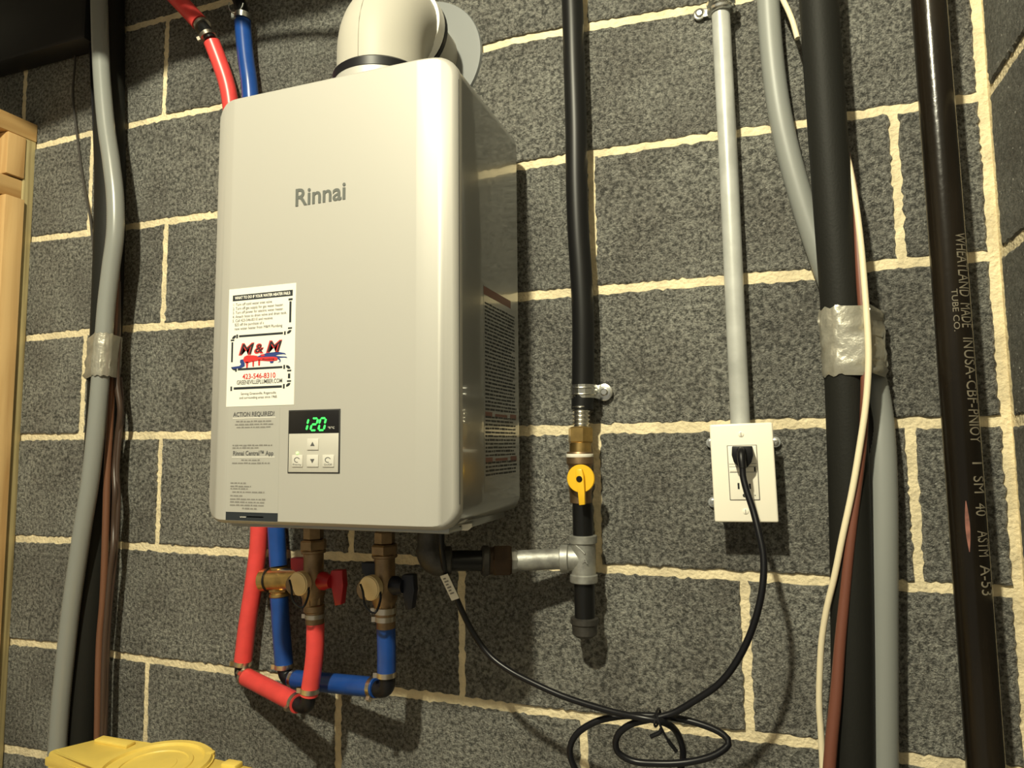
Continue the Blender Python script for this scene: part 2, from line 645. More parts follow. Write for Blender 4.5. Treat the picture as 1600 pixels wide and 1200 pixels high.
GAP_V, GAP_H = 0.0115, 0.0135
b = MB()
b.box((XL, 0.0032, 0), (XR + 0.2, 0.2, Z_HI * CO + H))
wall_back = struct(b.build('wall_back', M['mortar']))
b = MB()
b.box((XR + 0.0032, -1.75, 0), (XR + 0.2, 0.0032, Z_HI * CO + H))
wall_right = struct(b.build('wall_right', M['mortar']))
for k in range(Z_LO, Z_HI):
    xs = [XL] + row_verticals(k) + [XR + 0.004]
    for i, (a, c) in enumerate(zip(xs, xs[1:])):
        g0 = GAP_V / 2
        x0 = a + g0
        x1 = c - g0 if i < len(xs) - 2 else c - 0.013
        if x1 - x0 < 0.03:
            continue

        def cf(s, t, x0=x0, x1=x1, k=k):
            x = x0 + (x1 - x0) * s
            z0 = joint_z(k, x) + GAP_H / 2
            z1 = joint_z(k + 1, x) - GAP_H / 2
            return x, z0 + (z1 - z0) * t
        add_block(block_mesh(cf, x1 - x0, CO, 100 + k * 31 + i, lambda u, v, d: Vector((u, d, v + H))), wall_back)
    ds = [0.0]
    d = 0.2 if k % 2 else 0.4
    while d < 1.7:
        ds.append(d)
        d += BW
    ds.append(1.74)
    for i, (a, c) in enumerate(zip(ds, ds[1:])):
        d0, d1 = a + (0.012 if i == 0 else 0.006), c - 0.006

        def cf2(s, t, d0=d0, d1=d1, k=k):
            z0, z1 = joint_z(k, XR) + GAP_H / 2, joint_z(k + 1, XR) - GAP_H / 2
            return d0 + (d1 - d0) * s, z0 + (z1 - z0) * t
        add_block(block_mesh(cf2, d1 - d0, CO, 900 + k * 31 + i, lambda u, v, d: Vector((XR + d, -u, v + H))), wall_right, 'block_smooth')

b = MB()
b.box((XL - 0.15, -2.2, 0), (XL, 0.2, Z_HI * CO + H))
struct(b.build('wall_left', M['floor']))
b = MB()
b.box((XL, -2.2, -0.1), (XR + 0.2, 0.2, 0))
struct(b.build('floor', M['floor']))
b = MB()
b.box((XL, -2.2, Z_HI * CO + H), (XR + 0.2, 0.2, Z_HI * CO + H + 0.05))
struct(b.build('ceiling', M['ceiling']))

# ------------------------------------------------------------------ water heater
HX0, HX1 = -0.449, -0.0955          # left and right of the heater
HB, HS, HF = 0.045, 0.2615, 0.2725  # back, seam, front distance from the wall
HZ0, HZ1 = -0.1212, 0.4415          # bottom and top
HXC, HZC = (HX0 + HX1) / 2, (HZ0 + HZ1) / 2
heater = thing('water_heater', 'silver wall-mounted tankless water heater with green digital display and stickers',
               'water heater', V(HXC, HB, HZ0))
HR = 0.026


def rounded_rect(x0, x1, z0, z1, r, inner_x, nseg=6):
    """outline, counterclockwise from the bottom left, with extra points at inner_x along top and bottom"""
    pts = []
    for cx, cz, a0 in ((x1 - r, z0 + r, -90), (x1 - r, z1 - r, 0), (x0 + r, z1 - r, 90), (x0 + r, z0 + r, 180)):
        for i in range(nseg + 1):
            a = math.radians(a0 + 90 * i / nseg)
            pts.append((cx + r * math.cos(a), cz + r * math.sin(a)))
    bot = [(x, z0) for x in inner_x if x0 + r < x < x1 - r]
    top = [(x, z1) for x in reversed(inner_x) if x0 + r < x < x1 - r]
    n1 = nseg + 1
    return bot + pts[:n1] + pts[n1:2 * n1] + top + pts[2 * n1:3 * n1] + pts[3 * n1:]


CRL, CRR = -0.4130, -0.1432
inner = [CRL - .006, CRL - .003, CRL, CRL + 0.0009, -0.37, -0.32, -0.27, -0.22, -0.18, CRR - 0.0009, CRR, CRR + .0025, CRR + .005, CRR + .0075, CRR + .010, CRR + .013, CRR + .0165]


def front_depth(x):
    if x > CRR:
        t = (x - CRR) / (HX1 - CRR)
        return HF - 0.00018 - 0.0103 * t ** 1.5
    if x < CRL:
        t = (CRL - x) / (CRL - HX0)
        return HF - 0.00018 - 0.0092 * t ** 1.4
    return HF


# case behind the front cover
b = MB()
o1 = rounded_rect(HX0 + 0.002, HX1 - 0.0006, HZ0 + 0.002, HZ1 - 0.002, HR - 0.002, inner)
va = [b.bm.verts.new(V(x, HB, z)) for x, z in o1]
vb = [b.bm.verts.new(V(x, HS - 0.0045, z)) for x, z in o1]
n = len(o1)
for i in range(n):
    b.bm.faces.new((va[i], va[(i + 1) % n], vb[(i + 1) % n], vb[i]))
b.bm.faces.new(va[::-1])
b.bm.faces.new(vb)
case = b.build('case', M['case'], heater, heater)
# front cover: rim, rounded edge, then a gently faceted face
b = MB()
rings = []
for ins, dd in ((0.0, -0.006), (0.0, 0.0), (0.0004, 0.0028), (0.0014, 0.0052), (0.0032, 0.0072), (0.0060, 0.0084)):
    o2 = rounded_rect(HX0 + ins, HX1 - ins, HZ0 + ins, HZ1 - ins, max(0.012, HR - ins * 0.6), inner)
    ring = []
    for x, z in o2:
        full = front_depth(x) - HS
        e = HS - 0.008 + dd * min(1.0, 1.0) if dd <= 0 else HS - 0.008 + dd / 0.0084 * (full + 0.008)
        ring.append(b.bm.verts.new(V(x, e, z)))
    rings.append(ring)
n = len(rings[0])
for A, B in zip(rings, rings[1:]):
    for i in range(n):
        b.bm.faces.new((A[i], A[(i + 1) % n], B[(i + 1) % n], B[i]))
# fill the face with quads from the bottom edge to the top edge
last = rings[-1]
ni = len([x for x in inner if True])
lv = sorted(last, key=lambda v: (round(v.co.x, 5), v.co.z))
cols = {}
for v in last:
    cols.setdefault(round(v.co.x, 4), []).append(v)
keys = sorted(cols)
for ka, kb in zip(keys, keys[1:]):
    A = sorted(cols[ka], key=lambda v: v.co.z)
    B = sorted(cols[kb], key=lambda v: v.co.z)
    q = [A[0], B[0], B[-1], A[-1]] if len(A) > 1 and len(B) > 1 else None
    if q:
        b.bm.faces.new(q)
cover = b.build('front_cover', M['silver'], heater, heater, sharp=0.5)
# thin seam lip
b = MB()
b.box(V(HX1 - 0.003, HS - 0.0062, HZ0 + 0.03), V(HX1 - 0.0002, HS - 0.0050, HZ1 - 0.03))
b.build('seam_strip', M['dark_gap'], heater, heater)
# bottom pan and wall bracket
b = MB()
b.box(V(HX0 + 0.02, HS - 0.02, HZ0 - 0.006), V(HX1 - 0.02, HB + 0.01, HZ0 + 0.004), 0.002)
b.build('bottom_pan', M['case'], heater, heater)
for zc in (HZ0 + 0.03, HZ1 - 0.05):
    b = MB()
    b.box(V(HXC - 0.06, HB + 0.002, zc - 0.015), V(HXC + 0.10, -0.001, zc + 0.015), 0.001)
    b.build('wall_bracket', M['zinc'], heater, heater)
# small white warning tag below the case
b = MB()
q = [P(706, 829, 0.21), P(731, 829, 0.20), P(737, 824, 0.20), P(737, 818, 0.20), P(706, 822, 0.21)]
b.prism(q, (0, 0.0008, 0))
wt = b.build('hanging_tag', M['tagpaper'], heater, heater)
b = MB()
b.prism([P(708, 827.5, 0.2115), P(716, 826, 0.2115), P(721, 822, 0.2115), P(712, 821, 0.2115)], (0, 0.0004, 0))
b.prism([P(722, 825, 0.2015), P(728, 825, 0.2015), P(731, 820.5, 0.2015), P(726, 820, 0.2015)], (0, 0.0004, 0))
b.build('tag_print', M['ink'], wt, heater)


# ---- things printed on the front: helper that maps photo-measured rectangles to the flat front face
def face_pt(px, py):
    p = P(px, py, HF)
    return p.x, p.z - H


class Sheet:
    def __init__(self, x0, x1, z0, z1, lift):
        self.x0, self.x1, self.z0, self.z1, self.lift = x0, x1, z0, z1, lift

    def pt(self, s, t, k=1):
        """s to the right 0..1, t downwards 0..1"""
        return V(self.x0 + (self.x1 - self.x0) * s, self.lift + 0.00018 * k, self.z1 + (self.z0 - self.z1) * t)

    def rect(self, b, s0, t0, s1, t1, k=1):
        b.poly([self.pt(s0, t1, k), self.pt(s1, t1, k), self.pt(s1, t0, k), self.pt(s0, t0, k)])

    def shape(self, b, pts, k=1):
        b.poly([self.pt(s, t, k) for s, t in pts])

    def text(self, b, body, s, t, hh, wid=None, k=2, **kw):
        """hh: letter size as share of the sheet height; wid: width as share of the sheet width"""
        W, Hh = self.x1 - self.x0, self.z1 - self.z0
        x0 = self.x0 + W * s
        zb = self.z1 - Hh * t
        size = hh * Hh
        b.text(body, lambda u, v: V(x0 + u, self.lift + 0.00018 * k, zb + v), size, wid * W if wid else None, **kw)


# white instruction sticker
xa, za = face_pt(358, 454)
xb, zb = face_pt(459.5, 632)
_, zt = face_pt(460, 441)
_, zl = face_pt(358, 636)
S = Sheet(xa + 0.0006, xb, (zb + zl) / 2, (za + zt) / 2, HF + 0.0004)
b = MB()
b.box(V(S.x0, HF + 0.0004, S.z0), V(S.x1, HF - 0.0001, S.z1))
stick = b.build('instruction_sticker', M['paper'], heater, heater)
b = MB()
S.rect(b, 0.06, 0.055, 0.955, 0.105)
# the black frame drawn as pipe runs with elbows


def bar(s0, t0, s1, t1):
    S.rect(b, s0, t0, s1, t1)


def elbow_mark(cs, ct, a0, r0=0.022, r1=0.062, asp=0.5):
    for i in range(5):
        a, c = math.radians(a0 + 18 * i), math.radians(a0 + 18 * (i + 1))
        S.shape(b, [(cs + r1 * math.cos(a), ct - r1 * asp * math.sin(a)), (cs + r1 * math.cos(c), ct - r1 * asp * math.sin(c)),
                    (cs + r0 * math.cos(c), ct - r0 * asp * math.sin(c)), (cs + r0 * math.cos(a), ct - r0 * asp * math.sin(a))])


bar(0.895, 0.125, 0.955, 0.142)
bar(0.910, 0.150, 0.940, 0.325)
bar(0.895, 0.365, 0.955, 0.378)
elbow_mark(0.885, 0.388, 270)
bar(0.840, 0.395, 0.865, 0.425)
bar(0.170, 0.400, 0.825, 0.418)
bar(0.130, 0.392, 0.155, 0.425)
elbow_mark(0.125, 0.428, 90)
bar(0.045, 0.432, 0.100, 0.446)
bar(0.058, 0.455, 0.085, 0.625)
elbow_mark(0.125, 0.665, 180)
bar(0.125, 0.670, 0.150, 0.708)
bar(0.165, 0.680, 0.825, 0.698)
bar(0.840, 0.672, 0.865, 0.706)
elbow_mark(0.880, 0.706, 0)
bar(0.895, 0.714, 0.955, 0.728)
bar(0.908, 0.745, 0.942, 0.785)
bar(0.895, 0.800, 0.955, 0.813)
elbow_mark(0.885, 0.822, 270)
bar(0.840, 0.828, 0.865, 0.866)
bar(0.110, 0.838, 0.825, 0.858)
bar(0.060, 0.830, 0.085, 0.868)
b.build('pipe_border', M['ink'], stick, heater, recalc=False)
b = MB()
for i, (ln, wd) in enumerate((('1. Turn off cold water inlet valve', .58), ('2. Turn off gas supply for gas water heater.', .76),
                              ('3. Turn off power for electric water heater.', .76), ('4. Attach hose to drain valve and drain tank.', .81),
                              ('5. Call 423-546-8310 and receive', .60), ('    $25 off the purchase of a', .44),
                              ('    new water heater from M&M Plumbing', .71))):
    s = 0.065 if i < 5 else 0.10
    S.text(b, ln.strip(), s, 0.148 + i * 0.0345, 0.034, wd)
S.text(b, 'GREENEVILLEPLUMBER.COM', 0.155, 0.816, 0.050, 0.67, bold=0.01)
S.text(b, 'Serving Greeneville, Rogersville', 0.22, 0.905, 0.030, 0.52)
S.text(b, 'and surrounding areas since 1968.', 0.20, 0.938, 0.030, 0.56)
o = b.build('lettering', M['inkgrey'], stick, heater, recalc=False)
o['kind'] = 'stuff'
b = MB()
S.text(b, 'WHAT TO DO IF YOUR WATER HEATER FAILS:', 0.095, 0.091, 0.034, 0.83, bold=0.03)
b.build('heading_lettering', M['paper'], stick, heater, recalc=False)
b = MB()
S.text(b, '423-546-8310', 0.24, 0.772, 0.060, 0.49, bold=0.015)
S.text(b, 'M', 0.165, 0.567, 0.135, 0.235, k=2, bold=0.035, shear=0.25)
S.text(b, '&', 0.405, 0.560, 0.110, 0.145, k=2, bold=0.05, shear=0.15)
S.text(b, 'M', 0.575, 0.560, 0.135, 0.235, k=2, bold=0.035, shear=0.25)
# pipe wrench
S.shape(b, [(.26, .585), (.30, .575), (.40, .578), (.46, .585), (.46, .625), (.40, .628), (.36, .632), (.31, .640), (.27, .635), (.245, .61)], 3)
S.shape(b, [(.46, .595), (.70, .600), (.745, .606), (.76, .618), (.745, .632), (.66, .636), (.46, .622)], 3)
S.shape(b, [(.285, .630), (.325, .630), (.315, .680), (.295, .680)], 3)
S.shape(b, [(.385, .625), (.410, .625), (.408, .672), (.388, .672)], 3)
S.shape(b, [(.470, .618), (.500, .618), (.498, .665), (.474, .665)], 3)
S.shape(b, [(.50, .575), (.555, .572), (.57, .585), (.52, .592)], 3)
b.build('red_lettering', M['inkred'], stick, heater, recalc=False)
b = MB()
S.text(b, 'M', 0.175, 0.563, 0.125, 0.210, k=4, bold=0.0, shear=0.25)
S.text(b, '&', 0.418, 0.554, 0.095, 0.110, k=4, bold=0.0, shear=0.15)
S.text(b, 'M', 0.585, 0.556, 0.125, 0.210, k=4, bold=0.0, shear=0.25)
S.text(b, 'Plumbing', 0.535, 0.624, 0.020, 0.17, k=5)
b.build('logo_lettering', M['ink'], stick, heater, recalc=False)
b = MB()
S.shape(b, [(.24, .605), (.20, .610), (.195, .630), (.215, .645), (.19, .660), (.10, .664), (.07, .672), (.09, .682), (.21, .680), (.27, .665), (.27, .640)], 2)
S.shape(b, [(.42, .598), (.50, .580), (.60, .565), (.75, .560), (.86, .575), (.88, .590), (.84, .583), (.76, .585), (.72, .592), (.80, .600), (.88, .605),
            (.90, .617), (.85, .612), (.78, .612), (.80, .628), (.80, .645), (.75, .650), (.79, .640), (.77, .625), (.70, .605)], 2)
S.shape(b, [(.64, .636), (.70, .637), (.69, .652), (.65, .652)], 2)
b.build('logo_swirl', M['inkblue'], stick, heater, recalc=False)

# clear grey registration sticker
xa, za = face_pt(357.5, 637)
xb, zb = face_pt(434, 815)
S = Sheet(xa, xb, zb - 0.0005, za, HF + 0.0002)
b = MB()
b.box(V(S.x0, HF + 0.0002, S.z0), V(S.x1, HF - 0.0001, S.z1 - 0.0005))
st2 = b.build('registration_sticker', M['film'], heater, heater)
b = MB()
S.rect(b, 0.0, 0.925, 1.0, 0.998)
b.build('bottom_band', M['ink'], st2, heater, recalc=False)
b = MB()
S.text(b, 'ACTION REQUIRED!', 0.10, 0.082, 0.055, 0.80, bold=0.015)
b.build('heading_lettering', M['inkgrey'], st2, heater, recalc=False)
b = MB()
S.text(b, 'Rinnai Central\u2122 App', 0.11, 0.427, 0.055, 0.78, bold=0.015)
b.build('lettering', M['inkgrey'], st2, heater, recalc=False)
b = MB()
S.rect(b, 0.09, 0.094, 0.92, 0.099)
S.rect(b, 0.09, 0.440, 0.92, 0.445)
S.text(b, 'www', 0.28, 0.972, 0.022, 0.12)
S.rect(b, 0.41, 0.958, 0.73, 0.968)
o = b.build('white_rules', M['paper'], st2, heater, recalc=False)
o['kind'] = 'stuff'


def fine_print(b, S, s0, s1, t, h, seed, lo=0.02, hi=0.07, k=2):
    """print too small to read: short dashes, one per word"""
    r = random.Random(seed)
    s = s0
    while s < s1 - 0.01:
        e = min(s1, s + r.uniform(lo, hi))
        S.rect(b, s, t - h * r.uniform(0.35, 0.6), e, t + h * r.uniform(0.3, 0.5), k)
        s = e + 0.016


b = MB()
for i, (s0, s1, t) in enumerate(((.16, .85, .128), (.14, .88, .155), (.17, .83, .180), (.10, .87, .340), (.10, .62, .362),
                                 (.28, .66, .470), (.10, .83, .497), (.08, .38, .672), (.08, .48, .700), (.08, .42, .722),
                                 (.12, .74, .750), (.08, .32, .783), (.08, .78, .812), (.08, .76, .838), (.08, .74, .865), (.32, .60, .893))):
    fine_print(b, S, s0, s1, t, 0.013, 40 + i, 0.03, 0.11)
o = b.build('fine_print', M['inksoft'], st2, heater, recalc=False)
o['kind'] = 'stuff'

# brand lettering on the front
xa, za = face_pt(460, 322)
xb, _ = face_pt(538, 315)
b = MB()
b.text('Rinnai', lambda u, v: V(xa + u, HF + 0.0006, za + v - 0.0004), 0.0315, xb - xa, bold=0.018)
b.build('lettering', M['logo'], heater, heater, recalc=False)

# control panel
xa, za = face_pt(453, 643)
xb, zb = face_pt(529, 738)
S = Sheet(xa, xb, zb, za, HF + 0.0012)
b = MB()
b.box(V(xa - 0.0015, HF + 0.0006, zb - 0.0015), V(xb + 0.0018, HF - 0.001, za + 0.0015), 0.0003)
frame_p = b.build('panel_surround', M['dark_gap'], heater, heater)
b = MB()
b.box(V(xa, HF + 0.0012, zb), V(xb, HF - 0.001, za - 0.37 * (za - zb)), 0.0004)
panel = b.build('control_panel', M['panel'], heater, heater)
b = MB()
b.box(V(xa, HF + 0.0012, za - 0.37 * (za - zb)), V(xb, HF - 0.001, za), 0.0002)
disp = b.build('display_window', M['display'], heater, heater)
b = MB()
SEG = {'1': 'bc', '2': 'abged', '0': 'abcdef'}


def digit(ch, s, t, ws, hs):
    sk = 0.035
    th = 0.028
    tv = th * 0.85

    def pt(u, v):
        return (s + u * ws + (1 - v) * sk, t + v * hs)
    g = 0.06
    for c in SEG[ch]:
        if c in 'agd':
            v = {'a': 0.0, 'g': 0.5, 'd': 1.0}[c]
            u0, u1 = g, 1 - g
            a, e = pt(u0, v), pt(u1, v)
            S.shape(b, [(a[0], a[1]), (a[0] + th * .5, a[1] + tv * .62), (e[0] - th * .5, e[1] + tv * .62), (e[0], e[1]),
                        (e[0] - th * .5, e[1] - tv * .62), (a[0] + th * .5, a[1] - tv * .62)], 2)
        else:
            u = 1.0 if c in 'bc' else 0.0
            v0, v1 = (g * .7, 0.5 - g * .7) if c in 'bf' else (0.5 + g * .7, 1 - g * .7)
            a, e = pt(u, v0), pt(u, v1)
            S.shape(b, [(a[0], a[1]), (a[0] + th * .7, a[1] + tv * .6), (e[0] + th * .7, e[1] - tv * .6), (e[0], e[1]),
                        (e[0] - th * .7, e[1] - tv * .6), (a[0] - th * .7, a[1] + tv * .6)], 2)


digit('1', 0.255, 0.125, 0.11, 0.195)
digit('2', 0.445, 0.125, 0.11, 0.195)
digit('0', 0.605, 0.125, 0.11, 0.195)
b.build('digits', M['led'], disp, heater, recalc=False)
b = MB()
S.text(b, '\u00b0F/\u00b0C', 0.79, 0.300, 0.050, 0.13)
b.build('lettering', M['paper'], disp, heater, recalc=False)
for s0, t0, s1, t1 in ((.385, .455, .615, .640), (.085, .720, .300, .915), (.385, .720, .615, .915), (.700, .720, .925, .915)):
    b = MB()
    p0, p1 = S.pt(s0, t1), S.pt(s1, t0)
    b.box((p0.x, -(HF + 0.0024), p0.z), (p1.x, -(HF + 0.0008), p1.z), 0.0006)
    b.build('button', M['button'], panel, heater)
b = MB()
K = 8
S.shape(b, [(.455, .575), (.545, .575), (.50, .505)], K)
S.shape(b, [(.455, .785), (.50, .855), (.545, .785)], K)
S.text(b, 'Priority', 0.105, 0.890, 0.042, 0.17, k=K)
S.text(b, 'On/Off', 0.735, 0.890, 0.042, 0.155, k=K)
for cx in (0.19, 0.81):
    for i in range(9):
        a, c = math.radians(20 + 30 * i), math.radians(20 + 30 * (i + 1))
        S.shape(b, [(cx + .06 * math.cos(a), .800 - .045 * math.sin(a)), (cx + .06 * math.cos(c), .800 - .045 * math.sin(c)),
                    (cx + .045 * math.cos(c), .800 - .034 * math.sin(c)), (cx + .045 * math.cos(a), .800 - .034 * math.sin(a))], K)
o = b.build('button_print', M['inkgrey'], panel, heater, recalc=False)
o['kind'] = 'stuff'
b = MB()
b.lathe(S.pt(.185, .690), (0, -1, 0), [(0, .0018), (.0012, .0014), (.0016, 0)], 10)
b.build('indicator_lamp', M['ledpale'], panel, heater)

# rating label on the right side
z_t, z_b = 0.150, -0.105
d_l, d_r = HS - 0.052, HB + 0.012
pl = P(757, 445, 0.2)
XS = HX1 - 0.0006


def side_pt(px, py):
    v = RM @ Vector(((px - 800) / FPX, -(py - 600) / FPX, -1))
    t = (XS - CAM.x) / v.x
    q = CAM + v * t
    return -q.y, q.z - H


d0, zt0 = side_pt(755, 445)
d1, _ = side_pt(808, 600)
_, zb0 = side_pt(757, 770)
b = MB()
b.box(Vector((XS - 0.0001, -d0, zb0 + H)), Vector((XS + 0.0003, -d1, zt0 + H)))
side = b.build('rating_label', M['sidefilm'], heater, heater)


class SideSheet:
    def rect(self, b, s0, t0, s1, t1, k=1):
        def pt(s, t):
            return Vector((XS + 0.0003 + 0.0001 * k, -(d0 + (d1 - d0) * s), zt0 + (zb0 - zt0) * t + H))
        b.poly([pt(s0, t1), pt(s1, t1), pt(s1, t0), pt(s0, t0)])


SS = SideSheet()
b = MB()
for i in range(46):
    t = 0.085 + i * 0.0185
    if i in (29, 41):
        continue
    fine_print(b, SS, 0.03, 0.97 - (0.25 * rng.random() if i % 4 == 3 else 0.05), t, 0.0105, 300 + i, 0.03, 0.16)
o = b.build('fine_print', M['ink'], side, heater, recalc=False)
o['kind'] = 'stuff'
b = MB()
SS.rect(b, 0.0, 0.004, 0.8, 0.045)
for t in (0.615, 0.835):
    SS.rect(b, 0.03, t, 0.22, t + 0.028)
    SS.rect(b, 0.30, t + .006, 0.66, t + 0.02)
    SS.rect(b, 0.75, t, 0.95, t + 0.028)
o = b.build('red_headings', mat('dull_red_ink', (0.16, 0.06, 0.045), 0.5), side, heater, recalc=False)
o['kind'] = 'stuff'

# ------------------------------------------------------------------ flue
VX, VD, VR = -0.2600, 0.155, 0.0625
vz = HZ1
flue = thing('vent_elbow', 'cream plastic flue elbow on top of the silver water heater turning into wall', 'vent pipe', V(VX, VD, vz))
bend_r, zc = 0.078, 0.604
path = [V(VX, VD, vz + 0.012), V(VX, VD, vz + 0.04), V(VX, VD, zc - bend_r)]
for i in range(1, 13):
    a = math.radians(90 * i / 12)
    path.append(V(VX, VD - bend_r * (1 - math.cos(a)), zc - bend_r + bend_r * math.sin(a)))
path = [q for q in path if q.y <= -.0895]
path.append(V(VX, 0.076, zc))
b = MB()
b.tube(path, VR, 48, spline=False)
b.build('elbow', M['white_pvc'], flue, flue)
b = MB()
b.tube([p + (p - V(VX, VD - bend_r, zc - bend_r)).normalized() * 0 for p in
        [V(VX, VD + VR + 0.0006, vz + 0.02), V(VX, VD + VR + 0.0006, zc - bend_r)] +
        [V(VX, VD - bend_r + (bend_r + VR + 0.0006) * math.cos(math.radians(10 * i)),
           zc - bend_r + (bend_r + VR + 0.0006) * math.sin(math.radians(10 * i))) for i in range(1, 10)]], 0.0008, 6, spline=False)
b.build('mould_seam', M['white_pvc'], flue, flue)
b = MB()
gz = P(575, 80, VD + VR + .006).z - H
b.lathe(V(VX, VD, gz - .015), (0, 0, 1), [(0, VR + 0.005), (.011, VR + 0.0055), (.015, VR + .001)], 48)
b.build('base_gasket', M['rubber'], flue, flue)
b = MB()
b.lathe(V(VX, VD, vz), (0, 0, 1), [(0, VR + 0.012), (.003, VR + 0.012), (.003, VR + .004), (gz - vz - .015, VR + .004)], 48)
b.build('base_flange', M['silver'], flue, flue)
b = MB()
b.lathe(V(VX, 0.104, zc), (0, 1, 0), [(0, VR + 0.0004), (0.002, VR + 0.003), (0.020, VR + 0.0035), (0.023, VR + 0.001)], 48)
b.build('collar', M['white'], flue, flue)
b = MB()
b.lathe(V(VX, 0.081, zc), (0, 1, 0), [(0, VR + 0.003), (0.008, VR + 0.003), (0.010, VR - 0.006)], 48)
b.build('collar_gasket', M['rubber'], flue, flue)
b = MB()
b.lathe(V(VX, 0.072, zc), (0, 1, 0), [(0, VR - 0.010), (0.072, VR - 0.010)], 40)
b.build('wall_pipe', M['white_pvc'], flue, flue)
b = MB()
b.lathe(V(-.2685, 0.0075, 0.606), (0, 1, 0), [(0, 0.095), (0.001, 0.1005), (0.006, 0.102)], 64)
tag(b.build('wall_plate', M['grey_disc']), 'round grey wall plate around the flue where it enters the block wall', 'plate')


# ------------------------------------------------------------------ hot and cold water lines
def ring(o_parent, root, c, axis, r, wdt=0.007, m='pinch', ear=None):
    c, axis = Vector(c), Vector(axis).normalized()
    b = MB()
    b.lathe(c - axis * wdt / 2, axis, [(0, r), (0, r + 0.0009), (wdt, r + 0.0009), (wdt, r)], 24)
    if ear is not None:
        e = Vector(ear)
        e = (e - axis * e.dot(axis)).normalized()
        t = axis.cross(e)
        p = c + e * (r + 0.002)
        b.prism([p - axis * wdt / 2 - t * .0035 - e * .002, p - axis * wdt / 2 + t * .0035 - e * .002,
                 p - axis * wdt / 2 + t * .0025 + e * .0035, p - axis * wdt / 2 - t * .0025 + e * .0035], axis * wdt)
    return b.build('clamp_ring', M[m], o_parent, root)


def elbow_fit(parent, root, pa, corner, pb, r, m='rubber'):
    pa, corner, pb = Vector(pa), Vector(corner), Vector(pb)
    pts = [pa]
    for i in range(7):
        t = i / 6
        pts.append((1 - t) ** 2 * pa.lerp(corner, .45) + 2 * t * (1 - t) * corner + t * t * pb.lerp(corner, .45))
    pts.append(pb)
    b = MB()
    b.tube(pts, r, 16, spline=False)
    return b.build('elbow_fitting', M[m], parent, root)


EAR = (-0.8, -1, 0)
# --- hot line
r_hot = 0.0142
hot = thing('hot_water_line', 'red plastic hot water pipe looping down below the silver water heater', 'pipe', P(420, 1110, 0.07))
a0, a1 = P(331, 66, 0.050), P(357, 142, 0.030)
hp = [a0, P(344, 100, 0.040), a1, P(366, 240, 0.0215), P(375, 400, 0.0205), P(390, 620, 0.0205), P(405, 828, 0.0215), P(398, 900, 0.025), P(386, 980, 0.030), P(379, 1040, 0.033)]
b = MB()
b.tube(hp, r_hot, 18)
b.build('pipe', M['red'], hot, hot)
jl = P(375, 1053, 0.033)
jr = P(475, 1104, 0.108)
dirs = (jr - jl).normalized()
b = MB()
b.tube([jl + dirs * 0.016, jr - dirs * 0.016], r_hot * 0.96, 18)
b.build('pipe', M['red'], hot, hot)
elbow_fit(hot, hot, P(378, 1038, .033), jl, jl + dirs * 0.02, 0.010)
ring(hot, hot, P(379, 1035, 0.033), P(379, 1035, .033) - P(381, 1020, .033), r_hot, ear=EAR)
ring(hot, hot, jl + dirs * 0.021, dirs, r_hot * .97, ear=(-1, -1, 1))
vtop = P(493, 974, 0.108)
b = MB()
b.tube([vtop, P(492, 1020, .108), P(487, 1060, .108), P(483, 1086, .108)], 0.0128, 18)
b.build('pipe', M['red'], hot, hot)
elbow_fit(hot, hot, P(483, 1082, .108), P(480, 1107, .108), jr - dirs * 0.02, 0.0105)
ring(hot, hot, P(484, 1078, .108), (0.1, 0, 1), 0.0129, ear=(-1, -.6, 0))
ring(hot, hot, jr - dirs * 0.020, dirs, r_hot * .97, ear=(-1, -1, -.3))
# upper red pipe beyond the fitting
up = thing('red_supply_pipe', 'red plastic pipe slanting up to the ceiling left of the blue pipe', 'pipe', P(322, 45, 0.052))
b = MB()
b.tube([P(312, 36, 0.056), P(292, 14, 0.062), P(262, -18, 0.07), P(220, -70, .08), P(160, -150, .09), P(60, -320, .10)], 0.0150, 18)
b.build('pipe', M['red'], up, up)
elbow_fit(up, up, P(314, 39, 0.056), P(323, 48, 0.054), P(329, 62, 0.051), 0.0105, 'nipple')
ring(up, up, P(325, 57, .052), P(325, 57, .052) - P(318, 43, .055), 0.0140, ear=(-1, -.6, 0))
ring(up, up, P(316, 40, .0555), P(325, 52, .054) - P(312, 36, .056), 0.0140, 0.006, ear=(-1, .2, 1))

# --- cold line
r_c = 0.0142
cold = thing('cold_water_line', 'blue plastic cold water pipe with level run below the water heater', 'pipe', P(520, 1075, 0.06))
b = MB()
b.tube([P(379, 34, .032), P(384, 90, .030), P(390, 134, 0.028), P(395, 240, .0215), P(405, 400, 0.0205), P(420, 620, .0205), P(432, 828, .0215), P(435, 884, .024)], r_c, 18)
b.build('pipe', M['blue'], cold, cold)
b = MB()
b.tube([P(436, 930, .027), P(440, 990, .031), P(444, 1040, .035)], r_c, 18)
b.build('pipe', M['blue'], cold, cold)
cl, cr = P(447, 1060, 0.036), P(603, 1076, 0.098)
cd = (cr - cl).normalized()
b = MB()
b.tube([cl + cd * 0.018, cr - cd * 0.018], r_c * 0.98, 18)
lev = b.build('pipe', M['blue'], cold, cold)
elbow_fit(cold, cold, P(444, 1036, .035), cl, cl + cd * 0.026, 0.0115)
ring(cold, cold, P(444, 1040, .035), (0, 0, 1), r_c, ear=(-1, -.6, 0))
ring(cold, cold, cl + cd * 0.024, cd, r_c, ear=(0, -1, -1))
b = MB()
b.tube([P(602.5, 968, .106), P(604, 1010, .104), P(604, 1054, .100)], 0.0132, 18)
b.build('pipe', M['blue'], cold, cold)
elbow_fit(cold, cold, P(604, 1050, .100), P(606, 1080, .098), cr - cd * 0.030, 0.0115)
